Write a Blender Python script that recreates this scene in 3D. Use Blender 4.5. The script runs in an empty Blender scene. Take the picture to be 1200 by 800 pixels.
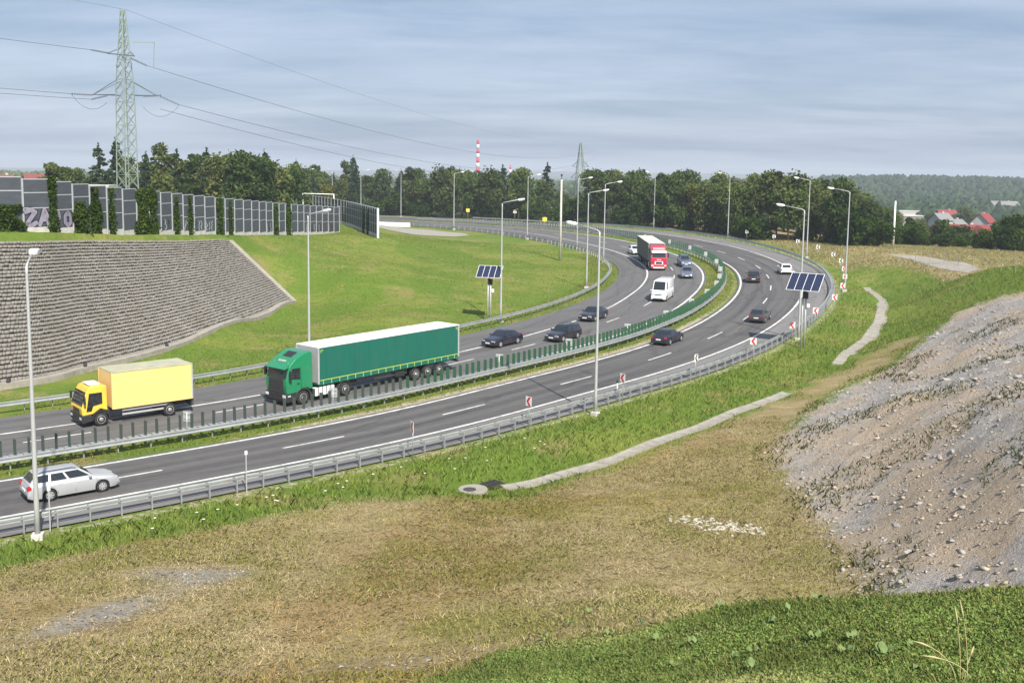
import bpy, bmesh, math, random
import numpy as np
from mathutils import Vector, Matrix
random.seed(7); RNG = np.random.default_rng(11)
sc = bpy.context.scene
COL = sc.collection

# ------------------------------------------------------------------ camera
cam_d = bpy.data.cameras.new('camera'); cam = bpy.data.objects.new('camera', cam_d); COL.objects.link(cam)
cam_d.sensor_fit = 'HORIZONTAL'; cam_d.sensor_width = 36.0; cam_d.lens = 36.0
cam_d.shift_y = -0.0467; cam_d.clip_start = 0.1; cam_d.clip_end = 30000
_P, _R = math.radians(6.84), math.radians(0.85)
_f = Vector((0, math.cos(_P), -math.sin(_P))); _u = Vector((0, math.sin(_P), math.cos(_P))); _r = Vector((1, 0, 0))
_rt = math.cos(_R)*_r + math.sin(_R)*_u; _up = math.cos(_R)*_u - math.sin(_R)*_r
cam.matrix_world = Matrix(((_rt.x, _up.x, -_f.x, 0), (_rt.y, _up.y, -_f.y, 0), (_rt.z, _up.z, -_f.z, 17.0), (0, 0, 0, 1)))
sc.camera = cam

# ------------------------------------------------------------------ sky and sun
SUN_EL = math.radians(45.0); SHADOW = Vector((-0.36, 0.93, 0)).normalized()
to_sun = (-SHADOW*math.cos(SUN_EL) + Vector((0, 0, math.sin(SUN_EL)))).normalized()
W = bpy.data.worlds.new('World'); sc.world = W; W.use_nodes = True
nt = W.node_tree; nt.nodes.clear()
def wn(t, **k):
    n = nt.nodes.new(t)
    for a, b in k.items(): setattr(n, a, b)
    return n
out = wn('ShaderNodeOutputWorld'); bg = wn('ShaderNodeBackground')
sky = wn('ShaderNodeTexSky', sky_type='NISHITA'); sky.sun_disc = False; sky.sun_elevation = SUN_EL
sky.sun_rotation = math.atan2(to_sun.x, to_sun.y); sky.altitude = 200; sky.air_density = 1.0; sky.dust_density = 2.0; sky.ozone_density = 2.0
tc = wn('ShaderNodeTexCoord'); sep = wn('ShaderNodeSeparateXYZ')
nt.links.new(tc.outputs['Generated'], sep.inputs[0])
zc = wn('ShaderNodeMath', operation='MAXIMUM'); nt.links.new(sep.outputs[2], zc.inputs[0]); zc.inputs[1].default_value = 0.0
za = wn('ShaderNodeMath', operation='ADD'); nt.links.new(zc.outputs[0], za.inputs[0]); za.inputs[1].default_value = 0.10
dx = wn('ShaderNodeMath', operation='DIVIDE'); nt.links.new(sep.outputs[0], dx.inputs[0]); nt.links.new(za.outputs[0], dx.inputs[1])
dy = wn('ShaderNodeMath', operation='DIVIDE'); nt.links.new(sep.outputs[1], dy.inputs[0]); nt.links.new(za.outputs[0], dy.inputs[1])
cmb = wn('ShaderNodeCombineXYZ'); nt.links.new(dx.outputs[0], cmb.inputs[0]); nt.links.new(dy.outputs[0], cmb.inputs[1])
mp = wn('ShaderNodeMapping'); mp.inputs['Scale'].default_value = (0.30, 0.62, 1); mp.inputs['Rotation'].default_value = (0, 0, 0.25)
nt.links.new(cmb.outputs[0], mp.inputs[0])
n1 = wn('ShaderNodeTexNoise'); n1.inputs['Scale'].default_value = 0.95; n1.inputs['Detail'].default_value = 5; n1.inputs['Roughness'].default_value = 0.58; n1.inputs['Distortion'].default_value = 0.5
nt.links.new(mp.outputs[0], n1.inputs['Vector'])
cr = wn('ShaderNodeValToRGB'); cr.color_ramp.elements[0].position = 0.36; cr.color_ramp.elements[1].position = 0.66
n2 = wn('ShaderNodeTexNoise'); n2.inputs['Scale'].default_value = 3.2; n2.inputs['Detail'].default_value = 6; n2.inputs['Roughness'].default_value = 0.6; n2.inputs['Distortion'].default_value = 0.3
nt.links.new(mp.outputs[0], n2.inputs['Vector'])
nmx = wn('ShaderNodeMath', operation='MULTIPLY_ADD'); nmx.inputs[1].default_value = 0.30; nt.links.new(n2.outputs['Fac'], nmx.inputs[0])
nm1 = wn('ShaderNodeMath', operation='MULTIPLY'); nm1.inputs[1].default_value = 0.70; nt.links.new(n1.outputs['Fac'], nm1.inputs[0]); nt.links.new(nm1.outputs[0], nmx.inputs[2])
nt.links.new(nmx.outputs[0], cr.inputs[0])
cc = wn('ShaderNodeMix', data_type='RGBA'); cc.inputs[6].default_value = (1.45, 2.05, 3.05, 1); cc.inputs[7].default_value = (3.55, 4.0, 4.95, 1)   # veil of thin cloud: darker and paler sheets
nt.links.new(cr.outputs[0], cc.inputs[0])
mx = wn('ShaderNodeMix', data_type='RGBA'); mx.inputs[0].default_value = 0.80
nt.links.new(sky.outputs[0], mx.inputs[6]); nt.links.new(cc.outputs[2], mx.inputs[7])
nt.links.new(mx.outputs[2], bg.inputs[0]); bg.inputs[1].default_value = 0.10
nt.links.new(bg.outputs[0], out.inputs[0])
sd = bpy.data.lights.new('sun', 'SUN'); sd.energy = 4.4; sd.angle = math.radians(0.8); sd.color = (1.0, 0.95, 0.86)
so = bpy.data.objects.new('sun', sd); COL.objects.link(so); so.rotation_euler = to_sun.to_track_quat('Z', 'Y').to_euler(); so.location = (0, 0, 120)
vs = sc.view_settings; vs.view_transform = 'Standard'; vs.look = 'None'; vs.exposure = 0.78; vs.gamma = 1.0; vs.use_curve_mapping = False

# ------------------------------------------------------------------ helpers
def tag(o, label=None, cat=None, group=None, kind=None):
    if label: o['label'] = label
    if cat: o['category'] = cat
    if group: o['group'] = group
    if kind: o['kind'] = kind
    return o
def empty(name, loc=(0, 0, 0), rz=0.0, label=None, cat=None, group=None, kind=None):
    o = bpy.data.objects.new(name, None); COL.objects.link(o); o.location = loc; o.rotation_euler = (0, 0, rz)
    o.empty_display_size = 0.3
    return tag(o, label, cat, group, kind)
def link_mesh(name, me, parent=None):
    o = bpy.data.objects.new(name, me); COL.objects.link(o)
    if parent: o.parent = parent
    return o
def inst(name, src, parent=None, loc=(0, 0, 0), rz=0.0, scale=None):
    o = link_mesh(name, src.data if hasattr(src, 'data') else src, parent); o.location = loc; o.rotation_euler = (0, 0, rz)
    if scale is not None: o.scale = scale if hasattr(scale, '__len__') else (scale,)*3
    return o
CH = {}
def copy_tree(o, parent=None):
    c = o.copy(); COL.objects.link(c); c.parent = parent
    for ch in list(o.children):
        if ch.name in COL.objects: copy_tree(ch, c)
    return c
class MB:
    def __init__(s): s.v = []; s.f = []
    def add(s, vs, fs):
        b = len(s.v); s.v += [tuple(p) for p in vs]; s.f += [tuple(b+i for i in q) for q in fs]; return s
    def box(s, c, d, rz=0.0, M=None):
        x, y, z = d[0]/2, d[1]/2, d[2]/2
        P = [Vector((a, b, e)) for e in (-z, z) for a, b in ((-x, -y), (x, -y), (x, y), (-x, y))]
        if rz: P = [Matrix.Rotation(rz, 3, 'Z') @ p for p in P]
        if M is not None: P = [M @ p for p in P]
        P = [p + Vector(c) for p in P]
        return s.add(P, [(3, 2, 1, 0), (4, 5, 6, 7), (0, 1, 5, 4), (1, 2, 6, 5), (2, 3, 7, 6), (3, 0, 4, 7)])
    def bar(s, a, b, w, h=None, up=(0, 0, 1)):
        a, b = Vector(a), Vector(b); h = h or w; d = (b-a).normalized(); u = Vector(up)
        if abs(d.dot(u)) > .98: u = Vector((1, 0, 0))
        r = d.cross(u).normalized(); u = r.cross(d)
        P = [p + r*i*w/2 + u*j*h/2 for p in (a, b) for i, j in ((-1, -1), (1, -1), (1, 1), (-1, 1))]
        return s.add(P, [(3, 2, 1, 0), (4, 5, 6, 7), (0, 1, 5, 4), (1, 2, 6, 5), (2, 3, 7, 6), (3, 0, 4, 7)])
    def tube(s, pts, rad, n=8, cap=True):
        pts = [Vector(p) for p in pts]; rings = []; b = len(s.v)
        for i, p in enumerate(pts):
            d = (pts[min(i+1, len(pts)-1)]-pts[max(i-1, 0)]).normalized()
            u = Vector((0, 0, 1)) if abs(d.z) < .95 else Vector((1, 0, 0))
            r = d.cross(u).normalized(); u = r.cross(d); R = rad[i] if hasattr(rad, '__len__') else rad
            s.v += [tuple(p + r*math.cos(t)*R + u*math.sin(t)*R) for t in (2*math.pi*k/n for k in range(n))]
        for i in range(len(pts)-1):
            for k in range(n):
                a0 = b+i*n+k; a1 = b+i*n+(k+1) % n
                s.f.append((a0, a1, a1+n, a0+n))
        if cap:
            s.f.append(tuple(b+k for k in reversed(range(n)))); s.f.append(tuple(b+(len(pts)-1)*n+k for k in range(n)))
        return s
    def loft(s, secs, closed=False, cap=True):
        n = len(secs[0]); b = len(s.v)
        for q in secs: s.v += [tuple(p) for p in q]
        for i in range(len(secs)-1):
            for k in range(n if closed else n-1):
                a0 = b+i*n+k; a1 = b+i*n+(k+1) % n
                s.f.append((a0, a1, a1+n, a0+n))
        if cap:
            s.f.append(tuple(b+k for k in reversed(range(n)))); s.f.append(tuple(b+(len(secs)-1)*n+k for k in range(n)))
        return s
    def prism(s, poly, y0, y1):            # poly in (x, z)
        n = len(poly); b = len(s.v)
        s.v += [(x, y0, z) for x, z in poly] + [(x, y1, z) for x, z in poly]
        s.f.append(tuple(b+i for i in range(n))); s.f.append(tuple(b+n+i for i in reversed(range(n))))
        s.f += [(b+(i+1) % n, b+i, b+n+i, b+n+(i+1) % n) for i in range(n)]
        return s
    def lathe_y(s, prof, n=16, c=(0, 0, 0)):   # prof: (radius, y), axis along y
        b = len(s.v); m = len(prof)
        for r, y in prof: s.v += [(c[0]+r*math.cos(2*math.pi*k/n), c[1]+y, c[2]+r*math.sin(2*math.pi*k/n)) for k in range(n)]
        for i in range(m-1):
            for k in range(n):
                a0 = b+i*n+k; a1 = b+i*n+(k+1) % n; s.f.append((a0, a1, a1+n, a0+n))
        s.f.append(tuple(b+k for k in range(n))); s.f.append(tuple(b+(m-1)*n+k for k in reversed(range(n))))
        return s
    def mesh(s, name, mat=None, smooth=False):
        me = bpy.data.meshes.new(name); me.from_pydata(s.v, [], s.f); me.update()
        bm = bmesh.new(); bm.from_mesh(me); bmesh.ops.recalc_face_normals(bm, faces=bm.faces); bm.to_mesh(me); bm.free()
        if mat: me.materials.append(mat)
        if smooth: me.shade_smooth()
        return me
    def build(s, name, mat, parent=None, smooth=False, bevel=0, seg=2, angle=0.6):
        o = link_mesh(name, s.mesh(name, mat, smooth), parent)
        if bevel:
            m = o.modifiers.new('bevel', 'BEVEL'); m.width = bevel; m.segments = seg; m.limit_method = 'ANGLE'; m.angle_limit = angle
        return o
def npmesh(name, V, Fc, mat=None, smooth=False):
    """V (n,3) array, Fc (m,k) array of equal polygons"""
    me = bpy.data.meshes.new(name); V = np.asarray(V, np.float32); Fc = np.asarray(Fc, np.int32); k = Fc.shape[1]
    me.vertices.add(len(V)); me.vertices.foreach_set('co', V.ravel())
    me.loops.add(Fc.size); me.loops.foreach_set('vertex_index', Fc.ravel())
    me.polygons.add(len(Fc)); me.polygons.foreach_set('loop_start', np.arange(0, Fc.size, k, dtype=np.int32))
    if mat: me.materials.append(mat)
    me.update(calc_edges=True); me.validate()
    if smooth: me.shade_smooth()
    return me
def fattr(me, name, val):
    a = me.attributes.new(name, 'FLOAT', 'POINT'); a.data.foreach_set('value', np.asarray(val, np.float32))
def cattr(me, name, val):
    a = me.attributes.new(name, 'FLOAT_COLOR', 'POINT'); v = np.ones((len(val), 4), np.float32); v[:, :3] = val; a.data.foreach_set('color', v.ravel())

# ------------------------------------------------------------------ materials
def mat(name, col, rough=.6, metal=0., var=0., scale=3., bump=0., bscale=30., coat=0., spec=.5, dirt=None, dirt_amt=0., dscale=1.5, trans=0., coords='Object', stretch=None):
    m = bpy.data.materials.new(name); m.use_nodes = True; t = m.node_tree; p = t.nodes['Principled BSDF']
    p.inputs['Base Color'].default_value = (*col, 1); p.inputs['Roughness'].default_value = rough; p.inputs['Metallic'].default_value = metal
    p.inputs['Specular IOR Level'].default_value = spec; p.inputs['Coat Weight'].default_value = coat
    co = t.nodes.new('ShaderNodeTexCoord').outputs[coords]
    if stretch:
        mm = t.nodes.new('ShaderNodeMapping'); mm.inputs['Scale'].default_value = stretch; t.links.new(co, mm.inputs[0]); co = mm.outputs[0]
    last = None
    if var:
        n = t.nodes.new('ShaderNodeTexNoise'); n.inputs['Scale'].default_value = scale; n.inputs['Detail'].default_value = 6; n.inputs['Roughness'].default_value = .6
        t.links.new(co, n.inputs['Vector'])
        mr = t.nodes.new('ShaderNodeMapRange'); mr.inputs[1].default_value = .25; mr.inputs[2].default_value = .75; mr.inputs[3].default_value = 1-var; mr.inputs[4].default_value = 1+var
        t.links.new(n.outputs['Fac'], mr.inputs[0])
        x = t.nodes.new('ShaderNodeVectorMath'); x.operation = 'SCALE'; x.inputs[0].default_value = col; t.links.new(mr.outputs[0], x.inputs['Scale'])
        last = x.outputs[0]; t.links.new(last, p.inputs['Base Color'])
    if dirt:
        n = t.nodes.new('ShaderNodeTexNoise'); n.inputs['Scale'].default_value = dscale; n.inputs['Detail'].default_value = 8; n.inputs['Roughness'].default_value = .7
        t.links.new(co, n.inputs['Vector'])
        mr = t.nodes.new('ShaderNodeMapRange'); mr.inputs[1].default_value = .45; mr.inputs[2].default_value = .7; mr.inputs[4].default_value = dirt_amt
        t.links.new(n.outputs['Fac'], mr.inputs[0])
        x = t.nodes.new('ShaderNodeMix'); x.data_type = 'RGBA'; x.inputs[6].default_value = (*col, 1); x.inputs[7].default_value = (*dirt, 1)
        if last: t.links.new(last, x.inputs[6])
        t.links.new(mr.outputs[0], x.inputs[0]); t.links.new(x.outputs[2], p.inputs['Base Color'])
    if bump:
        n = t.nodes.new('ShaderNodeTexNoise'); n.inputs['Scale'].default_value = bscale; n.inputs['Detail'].default_value = 5; t.links.new(co, n.inputs['Vector'])
        b = t.nodes.new('ShaderNodeBump'); b.inputs['Strength'].default_value = bump; b.inputs['Distance'].default_value = .05
        t.links.new(n.outputs['Fac'], b.inputs['Height']); t.links.new(b.outputs[0], p.inputs['Normal'])
    return m
def leafmat(name, c1, c2, trans=.25, attr=None, rnd=.6):
    """foliage: hue from the object's own random number and a per-leaf value"""
    m = bpy.data.materials.new(name); m.use_nodes = True; t = m.node_tree; t.nodes.clear()
    o = t.nodes.new('ShaderNodeOutputMaterial'); d = t.nodes.new('ShaderNodeBsdfDiffuse'); tr = t.nodes.new('ShaderNodeBsdfTranslucent'); ms = t.nodes.new('ShaderNodeMixShader'); ms.inputs[0].default_value = trans
    a = t.nodes.new('ShaderNodeAttribute'); a.attribute_name = 'tone'
    oi = t.nodes.new('ShaderNodeObjectInfo')
    add = t.nodes.new('ShaderNodeMath'); add.operation = 'MULTIPLY_ADD'; add.inputs[1].default_value = rnd; t.links.new(oi.outputs['Random'], add.inputs[0])
    sb = t.nodes.new('ShaderNodeMath'); sb.operation = 'SUBTRACT'; t.links.new(a.outputs['Fac'], sb.inputs[0]); sb.inputs[1].default_value = rnd/2; t.links.new(sb.outputs[0], add.inputs[2])
    mix = t.nodes.new('ShaderNodeMix'); mix.data_type = 'RGBA'; mix.inputs[6].default_value = (*c1, 1); mix.inputs[7].default_value = (*c2, 1); t.links.new(add.outputs[0], mix.inputs[0])
    for s in (d, tr): t.links.new(mix.outputs[2], s.inputs[0])
    t.links.new(d.outputs[0], ms.inputs[1]); t.links.new(tr.outputs[0], ms.inputs[2]); t.links.new(ms.outputs[0], o.inputs[0])
    return m
def colmat(name, trans=.2, rough=.8):
    m = bpy.data.materials.new(name); m.use_nodes = True; t = m.node_tree; t.nodes.clear()
    o = t.nodes.new('ShaderNodeOutputMaterial'); d = t.nodes.new('ShaderNodeBsdfDiffuse'); tr = t.nodes.new('ShaderNodeBsdfTranslucent'); ms = t.nodes.new('ShaderNodeMixShader'); ms.inputs[0].default_value = trans
    a = t.nodes.new('ShaderNodeAttribute'); a.attribute_name = 'tint'
    for s in (d, tr): t.links.new(a.outputs['Color'], s.inputs[0])
    t.links.new(d.outputs[0], ms.inputs[1]); t.links.new(tr.outputs[0], ms.inputs[2]); t.links.new(ms.outputs[0], o.inputs[0])
    return m
M = {}
M['steel'] = mat('galvanised_steel', (.44, .46, .47), .48, .55, var=.12, scale=1.5, dirt=(.25, .24, .21), dirt_amt=.5, dscale=.8)
M['pole'] = mat('galvanised_pole', (.46, .47, .47), .5, .25, var=.08, scale=2)
M['white'] = mat('white_paint', (.78, .78, .76), .45, var=.05)
M['lamp_glass'] = mat('lamp_cover', (.82, .84, .84), .3)
M['concrete'] = mat('concrete', (.31, .285, .24), .9, var=.22, scale=2.2, bump=.4, bscale=25, dirt=(.2, .18, .13), dirt_amt=.6, dscale=1.2)
M['concrete_pale'] = mat('pale_concrete', (.55, .53, .49), .9, var=.15, scale=2, bump=.3, bscale=25, dirt=(.25, .23, .2), dirt_amt=.45)
M['slat'] = mat('green_plastic_slat', (.022, .088, .042), .5, var=.12, scale=.4, dirt=(.10, .12, .08), dirt_amt=.4)
M['slat_far'] = mat('dark_green_slat', (.055, .075, .06), .55, var=.15, scale=.4)
M['plate_back'] = mat('aluminium_back', (.47, .49, .48), .5, .35, var=.1)
M['red'] = mat('sign_red', (.55, .03, .05), .45)
M['sign_white'] = mat('sign_white', (.80, .78, .74), .4)
M['sign_black'] = mat('sign_black', (.03, .025, .02), .5)
M['yellow_sign'] = mat('sign_yellow', (.85, .62, .05), .45)
M['black_rubber'] = mat('tyre_rubber', (.018, .018, .018), .85, var=.2, scale=6)
M['rim'] = mat('alloy_rim', (.62, .63, .64), .35, .7)
M['dark'] = mat('dark_plastic', (.022, .022, .024), .6)
M['chassis'] = mat('chassis_grey', (.045, .043, .042), .7, var=.3, scale=3)
M['chrome'] = mat('chrome', (.7, .7, .7), .15, .9)
M['headlight'] = mat('headlight_glass', (.75, .77, .8), .08, .3, coat=1)
M['tail'] = mat('tail_light', (.42, .012, .012), .2, coat=.8)
M['plate'] = mat('number_plate', (.8, .8, .78), .4)
M['orange'] = mat('indicator_orange', (.8, .25, .02), .3)
def glassmat():
    m = mat('car_glass', (.012, .016, .018), .05, 0., coat=.6, spec=.8); return m
M['glass'] = glassmat()
def paint(name, c, flake=.0, rough=.3): return mat(name, c, rough, flake, coat=.6, var=.06, scale=2, dirt=tuple(a*.6+b*.4 for a, b in zip(c, (.16, .145, .125))), dirt_amt=.55, dscale=1.1)
# ------------------------------------------------------------------ road axis (edge line of the near carriageway beside the median)
REF = np.array([(-95, 2), (-70, 20.5), (-48, 37.3), (-27.4, 53.5), (-18.2, 61.2), (-9, 69.8), (0, 81), (7.8, 90.6), (13.7, 98.9), (19, 107.6), (25.1, 120.5), (30.0, 134.2), (33, 147), (34.6, 159), (34.6, 171), (32.8, 187), (28.6, 205), (22.2, 224), (13, 243), (0, 260), (-19, 276), (-45, 291), (-80, 304), (-125, 315), (-180, 324)], float)
def catmull(P, n=24):
    o = []; Q = np.vstack([2*P[0]-P[1], P, 2*P[-1]-P[-2]])
    for i in range(1, len(Q)-2):
        t = np.linspace(0, 1, n, endpoint=False)[:, None]; a, b, c, d = Q[i-1:i+3]
        o.append(.5*((2*b)+(c-a)*t+(2*a-5*b+4*c-d)*t*t+(3*b-a-3*c+d)*t**3))
    o.append(P[-1:]); return np.vstack(o)
def resample(c, ds=1.0):
    s = np.r_[0, np.cumsum(np.linalg.norm(np.diff(c, axis=0), axis=1))]; u = np.arange(0, s[-1], ds)
    return np.stack([np.interp(u, s, c[:, k]) for k in range(c.shape[1])], -1)
AX = resample(catmull(REF))
for _ in range(60):
    D = AX.copy(); D[1:-1] = .25*AX[:-2]+.5*AX[1:-1]+.25*AX[2:]; AX = D
AX = resample(AX); NS = len(AX); SS = np.arange(NS, dtype=float)
AT = np.gradient(AX, axis=0); AT /= np.linalg.norm(AT, axis=1)[:, None]; AN = np.stack([-AT[:, 1], AT[:, 0]], -1)
def tab(*p):
    a = np.array(p, float); return lambda s: np.interp(s, a[:, 0], a[:, 1])
NC_OUT = tab((80, -6.2), (110, -6.4), (140, -7.0), (180, -8.0), (215, -8.7), (245, -9.8), (300, -9.8))
NC_MID = tab((80, -3.0), (120, -3.35), (180, -4.0), (240, -4.2), (300, -4.6))
FC_LEFT = tab((80, 4.4), (130, 4.7), (180, 5.4), (240, 4.9), (300, 4.4), (350, 5.2))
FC_MID = tab((80, 7.5), (105, 7.8), (155, 9.3), (215, 9.5), (300, 9.3))
FC_RIGHT = tab((80, 10.4), (107, 10.6), (150, 12.4), (180, 13.3), (300, 14.0))
FC_RAIL = tab((89, 16.6), (113, 17.8), (142, 19.0), (240, 19.3), (280, 22.4), (317, 24.0), (400, 24))
OUT_RAIL = tab((84, -9.1), (113, -9.5), (137, -10.3), (163, -11.0), (185, -12.0), (221, -13.3), (250, -14.7), (300, -14.4))
MED_RAIL = tab((80, 2.2), (200, 2.3), (300, 2.1))
def sm(t): t = np.clip(t, 0, 1); return t*t*(3-2*t)
def zroad(x, y): x = np.asarray(x, float); y = np.asarray(y, float); return 3.2*sm((y-60)/190.)+0.03*np.maximum(0, x-12)*sm((y-60)/80)
def road_pt(s, off, dz=0.0):
    s = np.asarray(s, float); x = np.interp(s, SS, AX[:, 0]); y = np.interp(s, SS, AX[:, 1]); nx = np.interp(s, SS, AN[:, 0]); ny = np.interp(s, SS, AN[:, 1])
    x = x+nx*off; y = y+ny*off; return np.stack([x, y, zroad(x, y)+dz], -1)
def road_dir(s): return math.atan2(np.interp(s, SS, AT[:, 1]), np.interp(s, SS, AT[:, 0]))
def road_so(x, y):
    x = np.ravel(x); y = np.ravel(y); I = np.empty(len(x), int); O = np.empty(len(x)); Dm = np.empty(len(x))
    for a in range(0, len(x), 20000):
        b = slice(a, a+20000); d = (x[b, None]-AX[None, :, 0])**2+(y[b, None]-AX[None, :, 1])**2; i = d.argmin(1); I[b] = i
        O[b] = (x[b]-AX[i, 0])*AN[i, 0]+(y[b]-AX[i, 1])*AN[i, 1]; Dm[b] = np.sqrt(d[np.arange(len(i)), i])
    return I, O, Dm

def seg_dist(x, y, P):
    d = np.full(len(x), 1e9)
    for a, b in zip(P[:-1, :2], P[1:, :2]):
        ab = b-a; t = np.clip(((x-a[0])*ab[0]+(y-a[1])*ab[1])/(ab@ab), 0, 1); d = np.minimum(d, np.hypot(x-a[0]-t*ab[0], y-a[1]-t*ab[1]))
    return d
def inpoly(x, y, P):
    r = np.zeros(len(x), bool); n = len(P)
    for i in range(n):
        (x1, y1), (x2, y2) = P[i], P[(i+1) % n]
        c = ((y1 > y) != (y2 > y)); r ^= c & (x < (x2-x1)*(y-y1)/((y2-y1) if y2 != y1 else 1e-9)+x1)
    return r
# ------------------------------------------------------------------ terrain
TER_B = np.array([(-78, 40, .3), (-58, 58.5, .4), (-38.4, 75.6, .5), (-34.9, 82.6, .5), (-31.3, 92.7, .6), (-28.2, 111.8, .7), (-27.0, 123.9, .9)])   # foot of the paved slope
TER_T = np.array([(-88, 56, 11.2), (-66, 70.5, 11.0), (-44.6, 87.6, 10.3), (-41.2, 97.6, 9.8), (-38.6, 109.5, 9.0), (-37.2, 119, 8.4), (-35.9, 127.9, 8.0)])   # its top
WALL = np.array([(-92, 62, 11.8), (-68, 76, 11.4), (-46.2, 91.2, 10.9), (-41.6, 104, 9.9), (-39.4, 123, 8.7), (-36.6, 143, 7.4), (-34.6, 163.7, 6.2), (-31.2, 186, 5.0)])
WALL2 = np.array([(-44, 226, 6.0), (-38.5, 214, 6.0), (-32.4, 200, 5.8), (-26.5, 181, 5.8), (-21.6, 164.4, 5.8)])
TROUGH1 = np.array([(-0.3, 56.1, -.8), (2.1, 57.8, -.8), (5.4, 61.0, -.8), (9.1, 65.3, -.7), (13.3, 70.1, -.6), (17.4, 75.1, -.5), (22.3, 80.5, -.3)])
TROUGH2 = np.array([(29.5, 90.5, .15), (33.8, 98.7, .3), (37.3, 105.1, .4), (41.6, 114.4, .6), (45.7, 124.9, .8), (48.0, 133.7, 1), (49.4, 143.1, 1.3)])
CP = [(-26.4, 43.9, 0), (-21.5, 41.6, .2), (-18.8, 36.4, 1), (-14.2, 27.3, 2.5), (-6.7, 26.1, 3.2), (.1, 22.9, 5), (-3.1, 24.7, 4), (.2, 33.8, 2.4), (-9.3, 36.2, 1.2), (.2, 48.8, .3), (-12.5, 49.1, 0), (-16.9, 43.8, .2), (-5.4, 43.2, .6), (4.2, 15.4, 9), (2.6, 19.2, 7), (7.2, 13.6, 10), (2.3, 24.3, 5.0), (-.8, 27.0, 3.6), (1.3, 27.1, 4.1), (3.4, 25.1, 5.2), (4.4, 24.2, 6), (6.0, 22.3, 7.2), (7.4, 20.7, 8), (10.1, 18.9, 9), (8.7, 19.5, 8.6),
 (26.7, 86.2, 0), (16.2, 56.9, .3), (26.1, 76.6, .6), (37.1, 97.6, 1.2), (43.4, 103.2, 2.4), (47.0, 101.8, 4.0), (48.9, 97.1, 5.4), (15.1, 48.3, .7), (14.1, 42.4, 1.2), (13.1, 36.2, 2.2), (9.2, 41.7, 1.0), (8.5, 48.6, .5), (15.4, 63.9, -.1), (16.3, 31.4, 4.6), (13.5, 29.0, 3.9), (18.8, 36.6, 5.4), (22.1, 43.4, 5.9), (28.5, 56.3, 5.9), (20.8, 48.5, 3.7), (16.5, 38.2, 3.4), (18.6, 48.0, 2.3), (27.3, 71.3, 2.0), (29.9, 70.7, 3.0), (31.2, 67.3, 4.2), (22, 31, 8), (29.0, 44, 8.6), (18, 20, 10.4), (38, 60, 8), (44, 80, 7.6), (38, 82, 4.6),
 (49.4, 117.8, 3.4), (59, 141, 5.0), (54.2, 141, 3.0), (60, 163, 4.5), (55, 160, 3.8), (56.5, 174, 4.6), (56, 122.7, 5.6), (53.5, 107, 6.2), (64, 125, 6), (67.3, 179.8, 4.5), (66, 145, 5.2), (70.8, 121.1, 6.6), (51.8, 124, 3.2),
 (-31.4, 124.5, 4.6), (-21.5, 128.3, 2.8), (-24.3, 145.2, 4.6), (-17.6, 139.5, 4.0), (-11.8, 140.6, 2.8), (-13.6, 161.6, 3.4), (-7.2, 171.2, 2.7), (0, 151.4, 1.9), (-5.5, 130.5, 1.7), (-13.7, 109.1, 1.1), (-.1, 176.1, 2.4), (-18, 213.4, 3.5), (-22, 218, 3.7), (7.4, 178.6, 2.3), (6.4, 154.4, 1.7), (-20, 190, 4.2), (-26, 205, 4.6),
 (-60, 100, 11), (-60, 125, 10), (-60, 150, 8.2), (-60, 200, 6.2), (-100, 100, 11), (-100, 200, 8), (-100, 270, 5), (-45, 250, 4.4), (0, 320, 3), (50, 280, 4), (62, 250, 4.4), (40, 310, 2.6), (100, 200, 3), (100, 150, 5), (90, 250, 0.5), (120, 300, -5), (80, 330, -3), (0, 420, 0), (-100, 420, 4), (-190, 250, 7), (-190, 120, 11), (120, 100, 8), (60, 60, 11), (60, 20, 13), (30, 0, 14), (0, 0, 15.2), (0, 6, 13.0), (8, 6, 13.0), (-20, 5, 9), (-40, 0, 6), (-30, 22, 3.2), (-20, 14, 6), (-55, 12, 1.8), (-70, -10, 3), (-30, -30, 10), (20, -30, 15), (60, -40, 14), (-120, 40, 10), (-120, -20, 4)]
CP = [tuple(map(float, p)) for p in CP]
CP += [tuple(p) for p in TROUGH1]+[tuple(p) for p in TROUGH2]+[tuple(p) for p in TER_B]+[tuple(p) for p in TER_T]+[tuple(p) for p in WALL]+[tuple(p) for p in WALL2]
for f in (.33, .66):
    q = TER_B*(1-f)+TER_T*f; q[:, 2] -= .45; CP += [tuple(p) for p in q]
for s in range(45, 470, 12):
    for o in (float(OUT_RAIL(s))-2.5, float(FC_RAIL(s))+2.5):
        p = road_pt(s, o); CP.append((float(p[0]), float(p[1]), float(p[2])-.1))
CP = np.array(CP)
_c2 = 4.0**2
_A = np.sqrt(((CP[:, None, :2]-CP[None, :, :2])**2).sum(-1)+_c2)
_n = len(CP); _Z0 = 3.0
_wt = np.linalg.solve(_A - 0.02*np.eye(_n), CP[:, 2]-_Z0)
def rbf(x, y):
    o = np.empty(len(x))
    for a in range(0, len(x), 20000):
        b = slice(a, a+20000); o[b] = np.sqrt((x[b, None]-CP[None, :, 0])**2+(y[b, None]-CP[None, :, 1])**2+_c2) @ _wt
    return o+_Z0
def vnoise(x, y, seed=0):
    r = np.random.default_rng(seed); o = 0
    for k in range(6):
        a = r.uniform(0, 2*math.pi); f = r.uniform(.6, 1.6); o = o+np.sin(f*(x*math.cos(a)+y*math.sin(a))+r.uniform(0, 6.28))
    return o/6
def far_z(x, y):
    z = -15+4*vnoise(x/260, y/260, 3)
    z = z+21*np.exp(-(((x-560)/420)**2+((y-1350)/260)**2))      # wooded ridge on the right
    z = z+14*np.exp(-(((x+700)/600)**2+((y-900)/500)**2))
    z = z+34*np.exp(-(((x-900)/2600)**2+((y-6800)/900)**2))
    return z
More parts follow.
